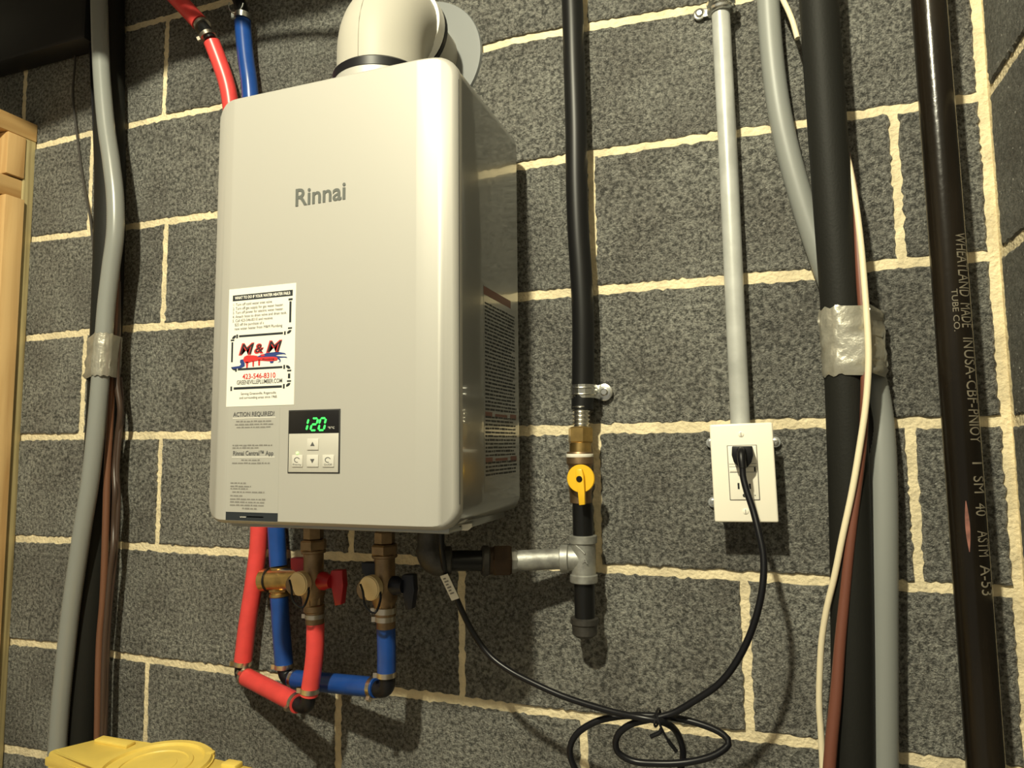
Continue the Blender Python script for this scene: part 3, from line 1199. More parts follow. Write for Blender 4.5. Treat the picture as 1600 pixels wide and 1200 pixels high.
ring(cold, cold, P(604, 1053, .100), (0, 0, 1), 0.0133, ear=(-1, -.6, 0))
ring(cold, cold, cr - cd * 0.024, cd, r_c, ear=(0, -1, -1))
# upper fitting
b = MB()
b.tube([P(372, -6, .036), P(364, -30, .042), P(352, -90, .050), P(338, -300, .055), P(336, -480, .055)], r_c, 18)
b.build('pipe', M['blue'], cold, cold)
elbow_fit(cold, cold, P(380, 26, .032), P(376, 5, .033), P(366, -14, .04), 0.0115, 'nipple')
ring(cold, cold, P(379.5, 27, .032), (0.05, 0, 1), r_c, 0.010, m='zinc', ear=(-1, -.6, 0))
b = MB()
cc = P(369, 6, .045)
b.tube([cc + Vector((0.016 * math.cos(a), 0, 0.016 * math.sin(a))) for a in [math.radians(160 + 24 * i) for i in range(9)]], 0.0012, 8, 0.004)
b.build('wire_loop', M['zinc'], cold, cold)

# brass tee on the cold line
tee = thing('brass_tee', 'brass plugged tee fitting on the blue pipe left of the hot valve', 'fitting', P(436, 932, 0.026))
td = 0.030
tc_ = P(437, 906, td)
xl = P(421, 906, td)
b = MB()
b.cyl(xl, P(478, 904, td + .01), 0.0175, 28, bev=.001)
b.build('body', M['brass'], tee, tee)
b = MB()
b.cyl(P(410, 907, td), xl, 0.0185, 28, bev=.002)
b.build('plug', M['brass'], tee, tee)
b = MB()
b.cyl(P(420.5, 906, td), P(422.5, 906, td), 0.0192, 28)
b.build('washer', M['rubber'], tee, tee)
b = MB()
b.cyl(P(435.5, 886, .026), P(436.5, 930, .027), 0.0140, 24)
b.hexa(P(436, 913, .028), P(436.5, 925, .028), 0.0160)
b.cyl(P(436.5, 926, .027), P(436.7, 932, .027), 0.0158, 24, bev=.001)
b.build('outlet', M['brass'], tee, tee)
b = MB()
b.box(P(430, 912, td + .0195), P(439, 896, td + .012), .001)
b.build('flat', M['brass'], tee, tee)


# service valves
def service_valve(name, label, cx, y, d, m, lever, lever_dark, capm, sx=1.0):
    """y: pixel heights; cx: pixel x of the body axis"""
    t = thing(name, label, 'valve', P(cx, 960, d))

    def q(dx, py, dd=0.0):
        return P(cx + dx * sx, py, d + dd)
    b = MB()
    b.hexa(q(0, y - 12), q(0, y + 8), 0.0145)
    b.build('top_adapter', M[m], t, t)
    b = MB()
    b.hexa(q(0, y + 8), q(0, y + 25), 0.0195, .1)
    b.cyl(q(0, y + 24), q(0, y + 29), 0.0180, 24, bev=.001)
    b.build('union_nut', M[m], t, t)
    b = MB()
    b.lathe(q(0, y + 26), (0, 0, -1), [(0, .0145), (.028, .0150), (.036, .0185), (.060, .0185), (.068, .0150), (.078, .0145)], 28)
    b.build('body', M[m], t, t)
    b = MB()
    b.cyl(q(0, y + 88), q(0, y + 92), 0.0175, 24, bev=.001)
    b.hexa(q(0, y + 91), q(0, y + 110), 0.0150)
    b.cyl(q(1, y + 109), q(1, y + 121), 0.0150, 24, bev=.0015)
    b.build('lower_nut', M[m], t, t)
    b = MB()
    b.cyl(q(2, y + 119), q(2, y + 139), 0.0132, 24)
    b.build('tail_ring', M['bronze'], t, t)
    # handle on the right
    b = MB()
    c = q(10, y + 72)
    b.lathe(c, (1, -.15, 0), [(0, .013), (.010, .013), (.016, .010), (.022, .009)], 20)
    hx = q(36, y + 78)
    b.prism([q(27, y + 56, .004), q(45, y + 56, .004), q(46, y + 80, .004), q(43, y + 110, .004), q(32, y + 112, .004), q(30, y + 84, .004), q(22, y + 74, .004)], (0, 0.012, 0), .0018)
    b.build('handle', M[lever], t, t)
    # drain branch with cap facing the room
    b = MB()
    b.cyl(q(-2, y + 76), q(-22, y + 76, .020), 0.0125, 24)
    b.cyl(q(-18, y + 77, .012), q(-28, y + 78, .036), 0.0150, 28, bev=.001)
    b.build('drain_branch', M[m], t, t)
    b = MB()
    cc = q(-31, y + 78, .042)
    b.lathe(cc + Vector((0.004, .006, .0)), (-.12, -1, -.05), [(-.008, .0165), (.001, .0168), (.002, .0155), (.0032, .0155), (.0036, .006), (.0036, 0)], 32)
    b.build('drain_cap', M[capm], t, t)
    b = MB()
    st = cc + Vector((-.002, -.0, .003))
    b.tube([cc + Vector((-.005, -.003, .006)), cc + Vector((.002, -.008, -.002)), cc + Vector((.008, -.010, -.022)), cc + Vector((.018, -.004, -.030)),
            cc + Vector((.022, .004, -.012)), cc + Vector((.016, .010, .002))], 0.0016, 8, .004)
    b.build('cap_strap', M['rubber'], t, t)
    b = MB()
    b.prism([q(-37, y + 37, .015), q(-5, y + 38, .010), q(-5, y + 52, .010), q(-14, y + 58, .012), q(-20, y + 66, .013), q(-26, y + 58, .014), q(-36, y + 55, .015)], (0, 0.014, 0), .0015)
    b.build('drain_lever', M[lever_dark], t, t)
    return t


hv = service_valve('isolation_valve', 'brass valve with two red handles under the water heater', 490, 835, 0.108, 'bronze', 'lever_red', 'lever_red', 'disc')
cv = service_valve('isolation_valve', 'bronze valve with two dark handles under the water heater', 601, 842, 0.108, 'bronze', 'lever_navy', 'lever_navy', 'disc')
ring(hv, hv, P(492, 962, .108), (0, 0, 1), .0134, .006, ear=(-1, -.3, 0))
ring(cv, cv, P(602, 953, .108), (0, 0, 1), .0150, .008, ear=(-1, -.6, 0))
ring(cv, cv, P(602, 966, .108), (0, 0, 1), .0136, .007, ear=(-1, -.6, 0))

# ------------------------------------------------------------------ gas line
GD = 0.042
gas = thing('gas_hose', 'black jacketed gas hose running down the middle of the block wall', 'hose', P(911, 640, .03))
b = MB()
b.tube(px_path([(874, -480, .028), (884, -220, .028), (891, -40, .028), (894, 0, .028), (897, 100, .028), (900, 200, .028), (901, 290, .028), (904, 370, .028), (908, 430, .028), (911, 500, .028), (911, 570, .028), (910, 640, .030)]), 0.0158, 22)
b.build('jacket', M['hose'], gas, gas)
b = MB()
pA, pB = P(908, 634, .034), P(908, 672, .036)
prof = []
L = (pB - pA).length
for i in range(25):
    prof.append((L * i / 24, 0.0125 if (i % 4) in (1, 2) else 0.0103))
b.lathe(pA, pB - pA, prof, 28)
b.build('corrugated_tube', M['stainless'], gas, gas)
b = MB()
b.hexa(P(907, 668, .036), P(907, 693, .038), 0.0178, .1)
b.cyl(P(907, 692, .038), P(907, 708, .039), 0.0155, 28, bev=.001)
b.build('brass_nut', M['brass'], gas, gas)

strap = thing('pipe_strap', 'zinc one-hole strap with screw holding the black gas hose', 'strap', P(915, 612, .004))
b = MB()
sc_ = P(911, 612, .028)
for a0s in [0]:
    pts = []
    for i in range(13):
        a = math.radians(200 - 200 * i / 12)
        pts.append((sc_.x + 0.0172 * math.cos(a), sc_.y - 0.0172 * math.sin(a)))
    pts += [(sc_.x + 0.019, -0.006), (sc_.x + 0.022, -0.0035), (sc_.x + 0.030, -0.0030)]
    inner_ = [(sc_.x + (x - sc_.x) * 0.93 if i < 13 else x - .0012, (sc_.y + (y - sc_.y) * 0.93) if i < 13 else y + 0.0016) for i, (x, y) in enumerate(pts)]
    zl, zh = sc_.z - 0.0095, sc_.z + 0.0095
    for i in range(len(pts) - 1):
        q = [pts[i], pts[i + 1], inner_[i + 1], inner_[i]]
        b.prism([(x, y, zl) for x, y in q], (0, 0, zh - zl))
bmesh.ops.remove_doubles(b.bm, verts=b.bm.verts, dist=1e-6)
b.build('band', M['zinc'], strap, strap)
for zz in (-0.0045, 0.0045):
    b = MB()
    b.tube([(sc_.x + 0.0178 * math.cos(math.radians(195 - 195 * i / 12)), sc_.y - 0.0178 * math.sin(math.radians(195 - 195 * i / 12)), sc_.z + zz) for i in range(13)], 0.0013, 8, spline=False)
    b.build('bead', M['zinc'], strap, strap)
ear = P(944, 613, .004)
b = MB()
b.lathe(ear + Vector((0, .0005, 0)), (0, -1, 0), [(0, .0125), (.0022, .0125), (.0028, .0115)], 28)
b.box(ear + Vector((-.018, -.0022, -.0105)), ear + Vector((0.002, .0005, .0105)), .0005)
b.build('ear', M['zinc'], strap, strap)
b = MB()
b.lathe(ear + Vector((.001, -.0023, 0)), (0, -1, 0), [(0, .0085), (.0012, .0085), (.0016, .0055), (.0045, .0052), (.0055, .004)], 20)
b.build('screw', M['zinc'], strap, strap)

gv = thing('gas_valve', 'brass gas shutoff valve with yellow lever pointing down', 'valve', P(908, 790, GD))
b = MB()
b.lathe(P(906, 706, .040), (0, 0, -1), [(0, .0175), (.004, .0188), (.016, .0188), (.020, .016), (.034, .0165), (.050, .0165), (.062, .0150), (.070, .0150)], 28)
b.build('body', M['bronze'], gv, gv)
b = MB()
b.lathe(P(906, 709, .040), (0, 0, -1), [(0, .0186), (.0008, .0190), (.004, .0190), (.005, .0186)], 28)
b.build('sealant_ring', mat('white_thread_seal', (.75, .72, .62), .7), gv, gv)
hc = P(907, 748, .066)
b = MB()
b.lathe(hc + Vector((0, .004, 0)), (0, -1, 0), [(0, .0190), (.003, .0190), (.004, .0182)], 40)
dial = b.build('dial', M['yellow'], gv, gv)
b = MB()
pt = lambda x, z: hc + Vector((x, -.0002, z))
b.prism([pt(-.0045, .013), pt(.0035, .013), pt(.0060, .004), pt(.0068, -.020), pt(.0072, -.034), pt(-.0012, -.035), pt(-.0030, -.010), pt(-.0055, .003)], (0, -.0065, 0), .001)
b.build('lever', M['yellow'], gv, gv)
b = MB()
b.lathe(hc + Vector((0, -.0060, 0)), (0, -1, 0), [(0, .0042), (.0015, .0042), (.003, .003)], 12)
b.build('stem_nut', M['nipple'], gv, gv)
b = MB()
b.cyl(hc + Vector((0, .003, 0)), hc + Vector((0, .022, 0)), .009, 16)
b.build('stem', M['bronze'], gv, gv)

man = thing('gas_manifold', 'iron gas tee with capped drip leg and side branch to heater', 'pipe fitting', P(912, 1000, GD))


def part(name, m, fn):
    b = MB()
    fn(b)
    return b.build(name, M[m], man, man)


part('nipple', 'nipple', lambda b: b.cyl(P(910, 786, GD), P(911, 842, GD), .0140, 28, bev=.0006))
TX = 911


def tee_body(b):
    b.lathe(P(TX, 836, GD), (0, 0, -1), [(0, .0178), (.001, .0190), (.010, .0190), (.0115, .0168), (.052, .0168), (.0535, .0190), (.0625, .0190), (.0635, .0178)], 32)
    c = P(TX, 873, GD)
    b.lathe(c, P(880, 873, GD + .004) - c, [(0, .0160), (.019, .0165), (.0205, .0188), (.030, .0188), (.031, .0176)], 32)


part('tee', 'galv', tee_body)


def tee_marks(b):
    c = P(TX + 2, 876, GD + .0172)
    b.text('A', lambda u, v: c + Vector((u - .003, 0, v - .004)), .011, None, bold=.02)
    c2 = P(TX - 4, 858, GD + .0165)
    b.tube([c2 + Vector((-.008, 0.002, .006)), c2 + Vector((0.0, 0, 0.000)), c2 + Vector((.006, 0, -.006))], .0012, 6)


part('cast_mark', 'galv', tee_marks)
part('drip_nipple', 'nipple', lambda b: b.cyl(P(913, 908, GD), P(914, 972, GD), .0140, 28))


def cap(b):
    b.lathe(P(913, 964, GD), (0, 0, -1), [(0, .0165), (.001, .0190), (.008, .0190), (.010, .0172), (.022, .0165), (.026, .012), (.0265, 0)], 32)


part('cap', 'iron', cap)
# branch towards the heater
bx = [(880, 873, GD + .004), (806, 876, .066), (790, 876, .072), (764, 876, .081), (752, 876, .086), (706, 876, .104), (690, 876, .110)]
bp_ = [P(*q) for q in bx]
bd = (bp_[-1] - bp_[0]).normalized()
part('branch_pipe', 'galv', lambda b: b.cyl(bp_[0] - bd * .002, bp_[1], .0140, 28))
part('union_shoulder', 'galv', lambda b: b.lathe(bp_[1] + (-bd) * 0.002, bd, [(0, .0148), (.004, .0165), (.012, .0165)], 8, .2))
part('union_nut', 'rust', lambda b: (b.hexa(bp_[2] - bd * .008, bp_[2] + bd * .018, .0225, .2), b.cyl(bp_[2] + bd * .016, bp_[3], .0185, 28)))
part('union_ring', 'iron', lambda b: b.cyl(bp_[3], bp_[4], .0205, 28, bev=.002))
part('branch_nipple', 'nipple', lambda b: b.cyl(bp_[4] - bd * .002, bp_[5], .0140, 28))
part('coupling', 'iron', lambda b: b.cyl(bp_[5], bp_[6], .0195, 28, bev=.002))
ge = P(672, 876, .116)


def gelbow(b):
    pts = [bp_[6] - bd * .003]
    up_ = Vector((ge.x, ge.y, HZ0 + H - .004))
    for i in range(9):
        t = i / 8
        pts.append((1 - t) ** 2 * (bp_[6] + bd * .002) + 2 * t * (1 - t) * ge + t * t * (ge + Vector((0, 0, .030))))
    pts.append(up_)
    b.tube(pts, lambda t: .0210 if t < .75 else .0175, 24, spline=False)


part('elbow', 'iron', gelbow)

# ------------------------------------------------------------------ rigid conduit and outlet
cond = tag(MB().tube(px_path([(1101, -480, .022), (1114, -220, .022), (1123, -40, .022), (1126, 20, .022), (1138, 250, .022), (1148, 470, .022), (1156, 645, .024), (1157, 668, .026)]), 0.0125, 24, .03).build('conduit_pipe', M['emt']),
           'straight pale grey conduit running down to the almond outlet', 'conduit')
st2_ = thing('pipe_strap', 'shiny steel strap with screw holding top of straight conduit', 'strap', P(1110, 20, .004))
c = P(1127, 10, .022)
b = MB()
b.tube([c + Vector((0.0145 * math.cos(math.radians(200 - 220 * i / 12)), -0.0145 * math.sin(math.radians(200 - 220 * i / 12)), 0.0055)) for i in range(13)], .0058, 10, spline=False)
b.tube([c + Vector((0.0145 * math.cos(math.radians(200 - 220 * i / 12)), -0.0145 * math.sin(math.radians(200 - 220 * i / 12)), -0.0060)) for i in range(13)], .0052, 10, spline=False)
b.build('band', M['zinc'], st2_, st2_)
e = P(1093, 23, .004)
b = MB()
b.lathe(e, (0, -1, 0), [(0, .0085), (.002, .0085), (.0026, .0075)], 24)
b.box(e + Vector((0, -.0024, -.006)), e + Vector((.020, 0, .007)), .0008)
b.build('ear', M['zinc'], st2_, st2_)
b = MB()
b.lathe(e + Vector((0, -.0024, 0)), (0, -1, 0), [(0, .0055), (.0015, .0055), (.003, .0035)], 16)
b.build('screw', M['zinc'], st2_, st2_)

# outlet
PD = 0.050
p00, p11 = P(1112, 811, PD), P(1212, 664, PD)
oc = (p00 + p11) / 2
pw, ph = 0.0765, 0.1245
outlet = thing('wall_outlet', 'almond outlet with single cover plate on grey box', 'outlet', Vector((oc.x, 0, oc.z - ph / 2)))
R = Matrix.Translation(oc) @ Matrix.Rotation(math.radians(-1.2), 4, 'Y')
b = MB()
b.box((-.034, 0.001, -.055), (.034, PD - .0015, .055), .004, R)
b.build('box', M['box'], outlet, outlet)
b = MB()
b.box((-pw / 2, -.0045, -ph / 2), (pw / 2, .0015, ph / 2), .0024, R, 3)
b.build('cover_plate', M['ivory'], outlet, outlet)
b = MB()
b.box((-.0182, -.0050, -.0348), (.0182, -.0040, .0348), .0006, R)
b.build('gap', M['inksoft'], outlet, outlet)
b = MB()
b.box((-.0172, -.0062, -.0338), (.0172, -.0045, .0338), .0008, R)
rec = b.build('receptacle', M['receptacle'], outlet, outlet)
b = MB()
for z in (-.0035, .0035):
    b.box((-.0165, -.0064, z + .004 - .0003), (.0165, -.0061, z + .004 + .0003), 0, R)
b.box((-.0165, -.0064, .0108), (.0165, -.0061, .0114), 0, R)
b.build('button_line', M['inksoft'], rec, outlet)
b = MB()
b.box((-.0160, -.0069, .0012), (.0130, -.0061, .0068), .0004, R)
b.build('test_button', M['receptacle'], rec, outlet)
b = MB()
b.box((.0131, -.0067, .0012), (.0150, -.0061, .0068), 0, R)
b.box((-.0078, -.0066, -.0205), (-.0055, -.0061, -.0128), 0, R)
b.box((.0058, -.0066, -.0205), (.0081, -.0061, -.0138), 0, R)
b.lathe(R @ Vector((.0, -.0061, -.0285)), (0, -1, 0), [(0, .0024), (.0005, .0024)], 12)
b.lathe(R @ Vector((.0125, -.0061, -.0285)), (0, -1, 0), [(0, .0007), (.0005, .0007)], 8)
b.build('slots', M['slot'], rec, outlet)
for z in (.0485, -.0485):
    b = MB()
    b.lathe(R @ Vector((0, -.0044, z)), (0, -1, 0), [(0, .0034), (.0008, .0034), (.0012, .0026)], 20)
    s_ = b.build('cover_screw', M['ivory'], outlet, outlet)
    b = MB()
    b.box((-.0004, -.0058, z - .0026), (.0004, -.0055, z + .0026), 0, R)
    b.build('screw_slot', M['inksoft'], s_, outlet)
for sx, z in ((-1, .038), (1, .038), (-1, -.042)):
    b = MB()
    b.lathe(Vector((oc.x + sx * .0405, -.001, oc.z + z)), (0, -1, 0), [(0, .0070), (.004, .0070), (.005, .0058)], 20)
    b.box((oc.x + (sx * .034 if sx > 0 else sx * .041), -.004, oc.z + z - .006), (oc.x + (sx * .041 if sx > 0 else sx * .034), 0, oc.z + z + .006))
    foot = b.build('mounting_foot', M['box'], outlet, outlet)
    b = MB()
    b.lathe(Vector((oc.x + sx * .0405, -.006, oc.z + z)), (0, -1, 0), [(0, .0046), (.0010, .0046), (.0016, .0030), (.0016, .0012), (.0006, .0010), (.0006, 0)], 18)
    b.build('foot_screw', M['zinc'], foot, outlet)

# power cord
cordt = thing('power_cord', 'black power cord hanging from outlet to heater with a coiled loop', 'cord', P(1040, 1190, .03))
pc = R @ Vector((0.0005, -.0062, .0205))
b = MB()
prf = [(-.0120, .0130), (.0120, .0130), (.0128, .002), (.0105, -.0070), (.0040, -.0145), (-.0040, -.0145), (-.0105, -.0070), (-.0128, .002)]
b.prism([pc + Vector((x, 0.0, z)) for x, z in prf], (0, -.020, 0), .0009)
plug = b.build('plug', M['plug'], cordt, cordt)
b = MB()
b.tube([pc + Vector((-.001, -.018, .007)), pc + Vector((-.001, -.025, .005)), pc + Vector((-.001, -.030, -.003)), pc + Vector((.000, -.0325, -.014))],
       lambda t: .0058 - .0014 * t, 14, .003)
b.build('strain_relief', M['plug'], plug, cordt)
b = MB()
b.tube([pc + Vector((-.001, -.024, .005)), pc + Vector((-.001, -.030, -.004)), pc + Vector((.000, -.0325, -.016)), P(1160, 738, .089), P(1166, 765, .094), P(1176, 795, .100), P(1185, 830, .108), P(1193, 870, .116), P(1191, 920, .124),
        P(1178, 975, .128), P(1156, 1025, .128), P(1126, 1066, .126), P(1085, 1095, .124), P(1050, 1115, .124), P(1020, 1123, .126),
        P(985, 1132, .127), P(964, 1150, .126), P(963, 1172, .125), P(985, 1188, .124), P(1030, 1193, .124), P(1080, 1190, .122), P(1120, 1178, .120),
        P(1140, 1160, .116), P(1128, 1146, .113), P(1090, 1130, .111), P(1050, 1121, .110), P(1010, 1118, .109), P(970, 1119, .110), P(930, 1128, .112),
        P(900, 1148, .114), P(890, 1172, .115), P(898, 1200, .115), P(925, 1240, .115), P(985, 1256, .113), P(1040, 1235, .110), P(1064, 1200, .108),
        P(1067, 1170, .108), P(1056, 1142, .114), P(1035, 1128, .134), P(1005, 1122, .138), P(965, 1114, .132), P(925, 1103, .126), P(880, 1088, .120), P(835, 1068, .115),
        P(795, 1047, .110), P(765, 1024, .106), P(740, 990, .104), P(722, 955, .104), P(708, 922, .108), P(696, 895, .118), P(692, 874, .136), P(690, 855, .146), P(690, 826, .150)], 0.0040, 12, .006)
b.build('cord', M['cord'], cordt, cordt)
b = MB()
ta, tb = P(696, 897, .119), P(714, 935, .1075)
tdir = (tb - ta).normalized()
side_v = Vector((1, 0, .45))
side_v = (side_v - tdir * side_v.dot(tdir)).normalized()
nrm = tdir.cross(side_v)
b.prism([ta - side_v * .0058, ta + side_v * .0058, tb + side_v * .0058, tb - side_v * .0058], nrm * (0.0012 if nrm.y < 0 else -.0012))
for v in b.bm.verts:
    v.co += Vector((0, -.0045, 0))
tg = b.build('cord_tag', M['tagpaper'], cordt, cordt)
b = MB()
for i in range(6):
    q0 = ta.lerp(tb, .12 + i * .12) + Vector((0, -.0066, 0))
    b.poly([q0 - side_v * .003, q0 + side_v * (.001 + .002 * (i % 2)), q0 + side_v * (.001 + .002 * (i % 2)) + tdir * .002, q0 - side_v * .003 + tdir * .002])
b.build('tag_print', M['inksoft'], tg, cordt, recalc=False)
b = MB()
b.tube([P(1026, 1117, .134), P(1029, 1126, .139), P(1034, 1139, .138), P(1044, 1157, .134), P(1056, 1172, .130)], .0014, 8, .004)
b.tube([P(1034, 1139, .138), P(1031, 1145, .138), P(1021, 1149, .138), P(1017, 1151, .137)], .0026, 8, .004)
b.tube([P(1044, 1157, .134), P(1057, 1174, .130)], .0024, 8, .004)
kc = P(1027, 1121, .123)
b.tube([kc + Vector((.001 * math.cos(a), .018 * math.cos(a), .008 * math.sin(a))) for a in [math.radians(20 * i) for i in range(19)]], .0014, 8, spline=False)
tag(b.build('twist_tie', M['rubber']), 'black twist tie around the crossing of the power cord coil', 'tie')

# ------------------------------------------------------------------ left bundle on the wall
tag(MB().tube(px_path([(190, -480, .029), (178, -250, .029), (171, -90, .029), (171, 0, .029), (171, 150, .029), (172, 300, .029), (169, 430, .029), (164, 560, .029), (157, 700, .029), (148, 820, .029), (139, 940, .029), (129, 1070, .029), (119, 1230, .029), (74, 1700, .029)]), 0.0265, 24, .02).build('foam_pipe', M['foam']),
    'black foam insulated pipe behind the left grey conduit', 'pipe')
lc = px_path([(172, -480, .074), (160, -250, .074), (154, -90, .074), (155, 0, .074), (158, 100, .074), (165, 190, .074), (174, 255, .074), (180, 310, .074), (180, 365, .074), (173, 420, .074), (166, 480, .074), (162, 530, .074),
              (157, 590, .074), (152, 650, .074), (146, 710, .074), (139, 765, .074), (130, 820, .074), (121, 880, .073), (111, 950, .072), (102, 1030, .071), (94, 1110, .071), (86, 1230, .071), (60, 1640, .071)])
tag(MB().tube(lc, 0.0145, 20, .0021, ribs=.02).build('flexible_conduit', M['flex']),
    'grey flexible conduit in front of the left black foam pipe', 'conduit')
tag(MB().tube(px_path([(181, 300, 0.040), (182, 400, 0.040), (181, 470, 0.044), (180, 540, 0.046), (175, 600, 0.046), (172, 660, 0.046), (168, 730, 0.046), (166, 800, 0.046), (164, 870, 0.044), (161, 940, 0.042), (156, 1000, 0.040), (154, 1060, 0.040), (153, 1130, 0.038), (150, 1230, 0.036), (116, 1660, 0.036)]), 0.0062, 12, .01).build('brown_cable', M['copper_cable']),
    'copper brown cable along the left foam pipe, nearest the conduit', 'cable')
tag(MB().tube(px_path([(184, 440, 0.040), (184, 540, 0.044), (183, 600, 0.044), (188, 640, 0.042), (184, 680, 0.036), (179, 730, 0.036), (180, 770, 0.044), (178, 820, 0.036), (177, 855, 0.044), (172, 900, 0.044), (168, 950, 0.044), (164, 1010, 0.044), (162, 1080, 0.044), (161, 1140, 0.042), (157, 1230, 0.042), (123, 1660, 0.042)]), 0.0050, 12, .01).build('brown_cable', M['dark_cable']),
    'dark brown wavy cable at the right side of left bundle', 'cable')
tag(MB().tube(px_path([(187, 590, 0.032), (190, 625, 0.032), (190, 650, 0.034), (186, 690, 0.036), (183, 740, 0.038), (185, 775, 0.038), (182, 840, 0.038), (178, 890, 0.038), (171, 960, 0.040), (167, 1040, 0.040), (165, 1120, 0.040), (160, 1230, 0.040)]), 0.0042, 10, .01).build('brown_cable', M['dark_cable']),
    'thin dark brown cable bowing out rightmost from the left bundle', 'cable')
tag(MB().tube(px_path([(118, 60, .012), (117, 100, .010), (114, 140, .008), (116, 175, .006), (121, 215, .005), (126, 255, .005), (133, 300, .006), (141, 340, .008), (144, 370, .010), (149, 410, .012), (152, 440, .016)]), 0.0022, 8, .01).build('thin_wire', M['wire']),
    'thin dark wire hanging loose left of the left black foam pipe', 'wire')
tag(MB().tube(px_path([(141, 55, .03), (143, 120, .03), (147, 200, .03), (150, 290, .03), (153, 380, .03)]), 0.0026, 8, .02).build('thin_wire', M['rubber']),
    'thin black wire along the left edge of the left foam pipe', 'wire')


def wrap(name, label, top, bot, outline, m, wob, seed):
    """tape band: closed outline of (dx, depth) offsets around the bundle axis, between two axis points"""
    b = MB()
    n = len(outline)
    K = 12
    rings = []
    r = random.Random(seed)
    for j in range(K + 1):
        t = j / K
        c = top.lerp(bot, t)
        ring_ = []
        for i, (x, d) in enumerate(outline):
            w_ = wob * 1.2 * abs(noise.noise(Vector((i * .35 + seed, t * 5, seed)))) * (1 if 0 < j < K else .3)
            ring_.append(b.bm.verts.new(Vector((c.x + x * (1 + w_ * 4), -(d + w_ * .12), c.z + (wob * .04 * math.sin(i * 1.3 + seed) if j in (0, K) else 0)))))
        rings.append(ring_)
    for A, B in zip(rings, rings[1:]):
        for i in range(n):
            b.bm.faces.new((A[i], A[(i + 1) % n], B[(i + 1) % n], B[i]))
    o = b.build(name, M[m], sharp=1.2)
    return o


def hull_outline(circles, n=48):
    """support outline of circles (x, d, r)"""
    out = []
    for i in range(n):
        a = 2 * math.pi * i / n
        ux, ud = math.cos(a), math.sin(a)
        best = max(circles, key=lambda q: q[0] * ux + q[1] * ud + q[2])
        out.append((best[0] + best[2] * ux, best[1] + best[2] * ud))
    return out


tl, bl_ = P(163, 522, .074), P(159, 588, .074)
tm = (tl + bl_) / 2
ol = hull_outline([(0, .074, .0163), (P(164, 555, .029).x - tm.x, .029, .0282), (P(180, 555, .046).x - tm.x, .046, .0075), (P(184, 555, .034).x - tm.x, .034, .0065)])
tag(wrap('tape_band', '', tl, bl_, ol, 'tape', .03, 3), 'silver duct tape around the left pipe and grey conduit bundle', 'tape')

# ------------------------------------------------------------------ right bundle
tag(MB().tube(px_path([(1254, -480, .054), (1266, -240, .054), (1276, -60, .054), (1279, 0, .054), (1289, 150, .054), (1300, 300, .054), (1313, 470, .054), (1320, 590, .054), (1325, 720, .054), (1329, 860, .054), (1331, 1000, .054), (1333, 1240, .054), (1340, 1700, .054)]), 0.0232, 26, .02).build('foam_pipe', M['foam']),
    'thick black foam insulated pipe wrapped with tape right of outlet', 'pipe')
rc = px_path([(1176, -480, .020), (1188, -240, .020), (1196, -60, .020), (1200, 0, .020), (1204, 60, .020), (1210, 120, .020), (1219, 180, .020), (1231, 235, .019), (1246, 290, .018), (1263, 345, .017), (1284, 405, .0165), (1310, 470, .0165), (1340, 535, .0168),
              (1362, 590, .019), (1372, 640, .023), (1377, 700, .030), (1379, 780, .036), (1379, 880, .040), (1379, 1000, .040), (1379, 1240, .040), (1379, 1720, .040)])
tag(MB().tube(rc, lambda t: .0148 if t < .4 else .0148 + .0022 * min(1, (t - .4) / .25), 20, .0024, ribs=.016).build('flexible_conduit', M['flex_smooth']),
    'grey flexible conduit crossing behind the right thick black foam pipe', 'conduit')
tag(MB().tube(px_path([(1310, 205, .036), (1320, 235, .050), (1326, 255, .056), (1336, 310, .062), (1345, 380, .070), (1351, 450, .076), (1356, 520, .082), (1357, 570, .084), (1353, 630, .084), (1343, 700, .084), (1331, 770, .083), (1316, 840, .080), (1304, 900, .074), (1292, 950, .066), (1284, 1000, .058), (1281, 1050, .052), (1280, 1100, .048), (1283, 1150, .046), (1287, 1240, .046), (1296, 1680, .046)]), 0.0037, 12, .008).build('thin_cable', M['cream_wire']),
    'thin cream wire running over the tape of right foam pipe', 'wire')
tag(MB().tube(px_path([(1188, -480, .040), (1192, -240, .035), (1208, -50, .035), (1222, -4, .036), (1231, 15, .038), (1239, 35, .042), (1246, 60, .046)]), 0.0034, 10, .006).build('thin_cable', M['cream_wire']),
    'short visible end of cream wire at the top, behind right foam pipe', 'wire')
tag(MB().tube(px_path([(1316, 215, .034), (1324, 250, .046), (1334, 300, .058), (1341, 400, .066), (1347, 480, .072), (1351, 560, .074), (1351, 620, .076), (1348, 690, .076), (1340, 760, .076), (1332, 820, .076), (1325, 880, .076), (1319, 940, .076), (1313, 1000, .077), (1306, 1090, .078), (1299, 1160, .078), (1293, 1240, .078), (1262, 1680, .060)]), lambda t: .0048 + .0022 * min(1, max(0, (t - .4) * 4)), 14, .01).build('brown_cable', M['red_cable']),
    'reddish brown cable running down the right thick foam pipe', 'cable')
tag(MB().tube(px_path([(1337, 590, .040), (1352, 650, .036), (1362, 720, .030), (1366, 800, .024), (1364, 900, .022), (1360, 1240, .022), (1358, 1700, .022)]), 0.0085, 14, .02).build('black_cable', M['rubber']),
    'black cable in the shade between right foam pipe and grey conduit', 'cable')
tl, bl_ = P(1315, 483, .054), P(1321, 588, .054)
tm = (tl + bl_) / 2
ol = hull_outline([(0, .054, .0248), (P(1351, 540, .074).x - tm.x, .073, .0062), (P(1366, 570, .022).x - tm.x, .028, .010)])
tag(wrap('tape_band', '', tl, bl_, ol, 'tape', .045, 8), 'wrinkled silver duct tape around the right black foam pipe', 'tape')

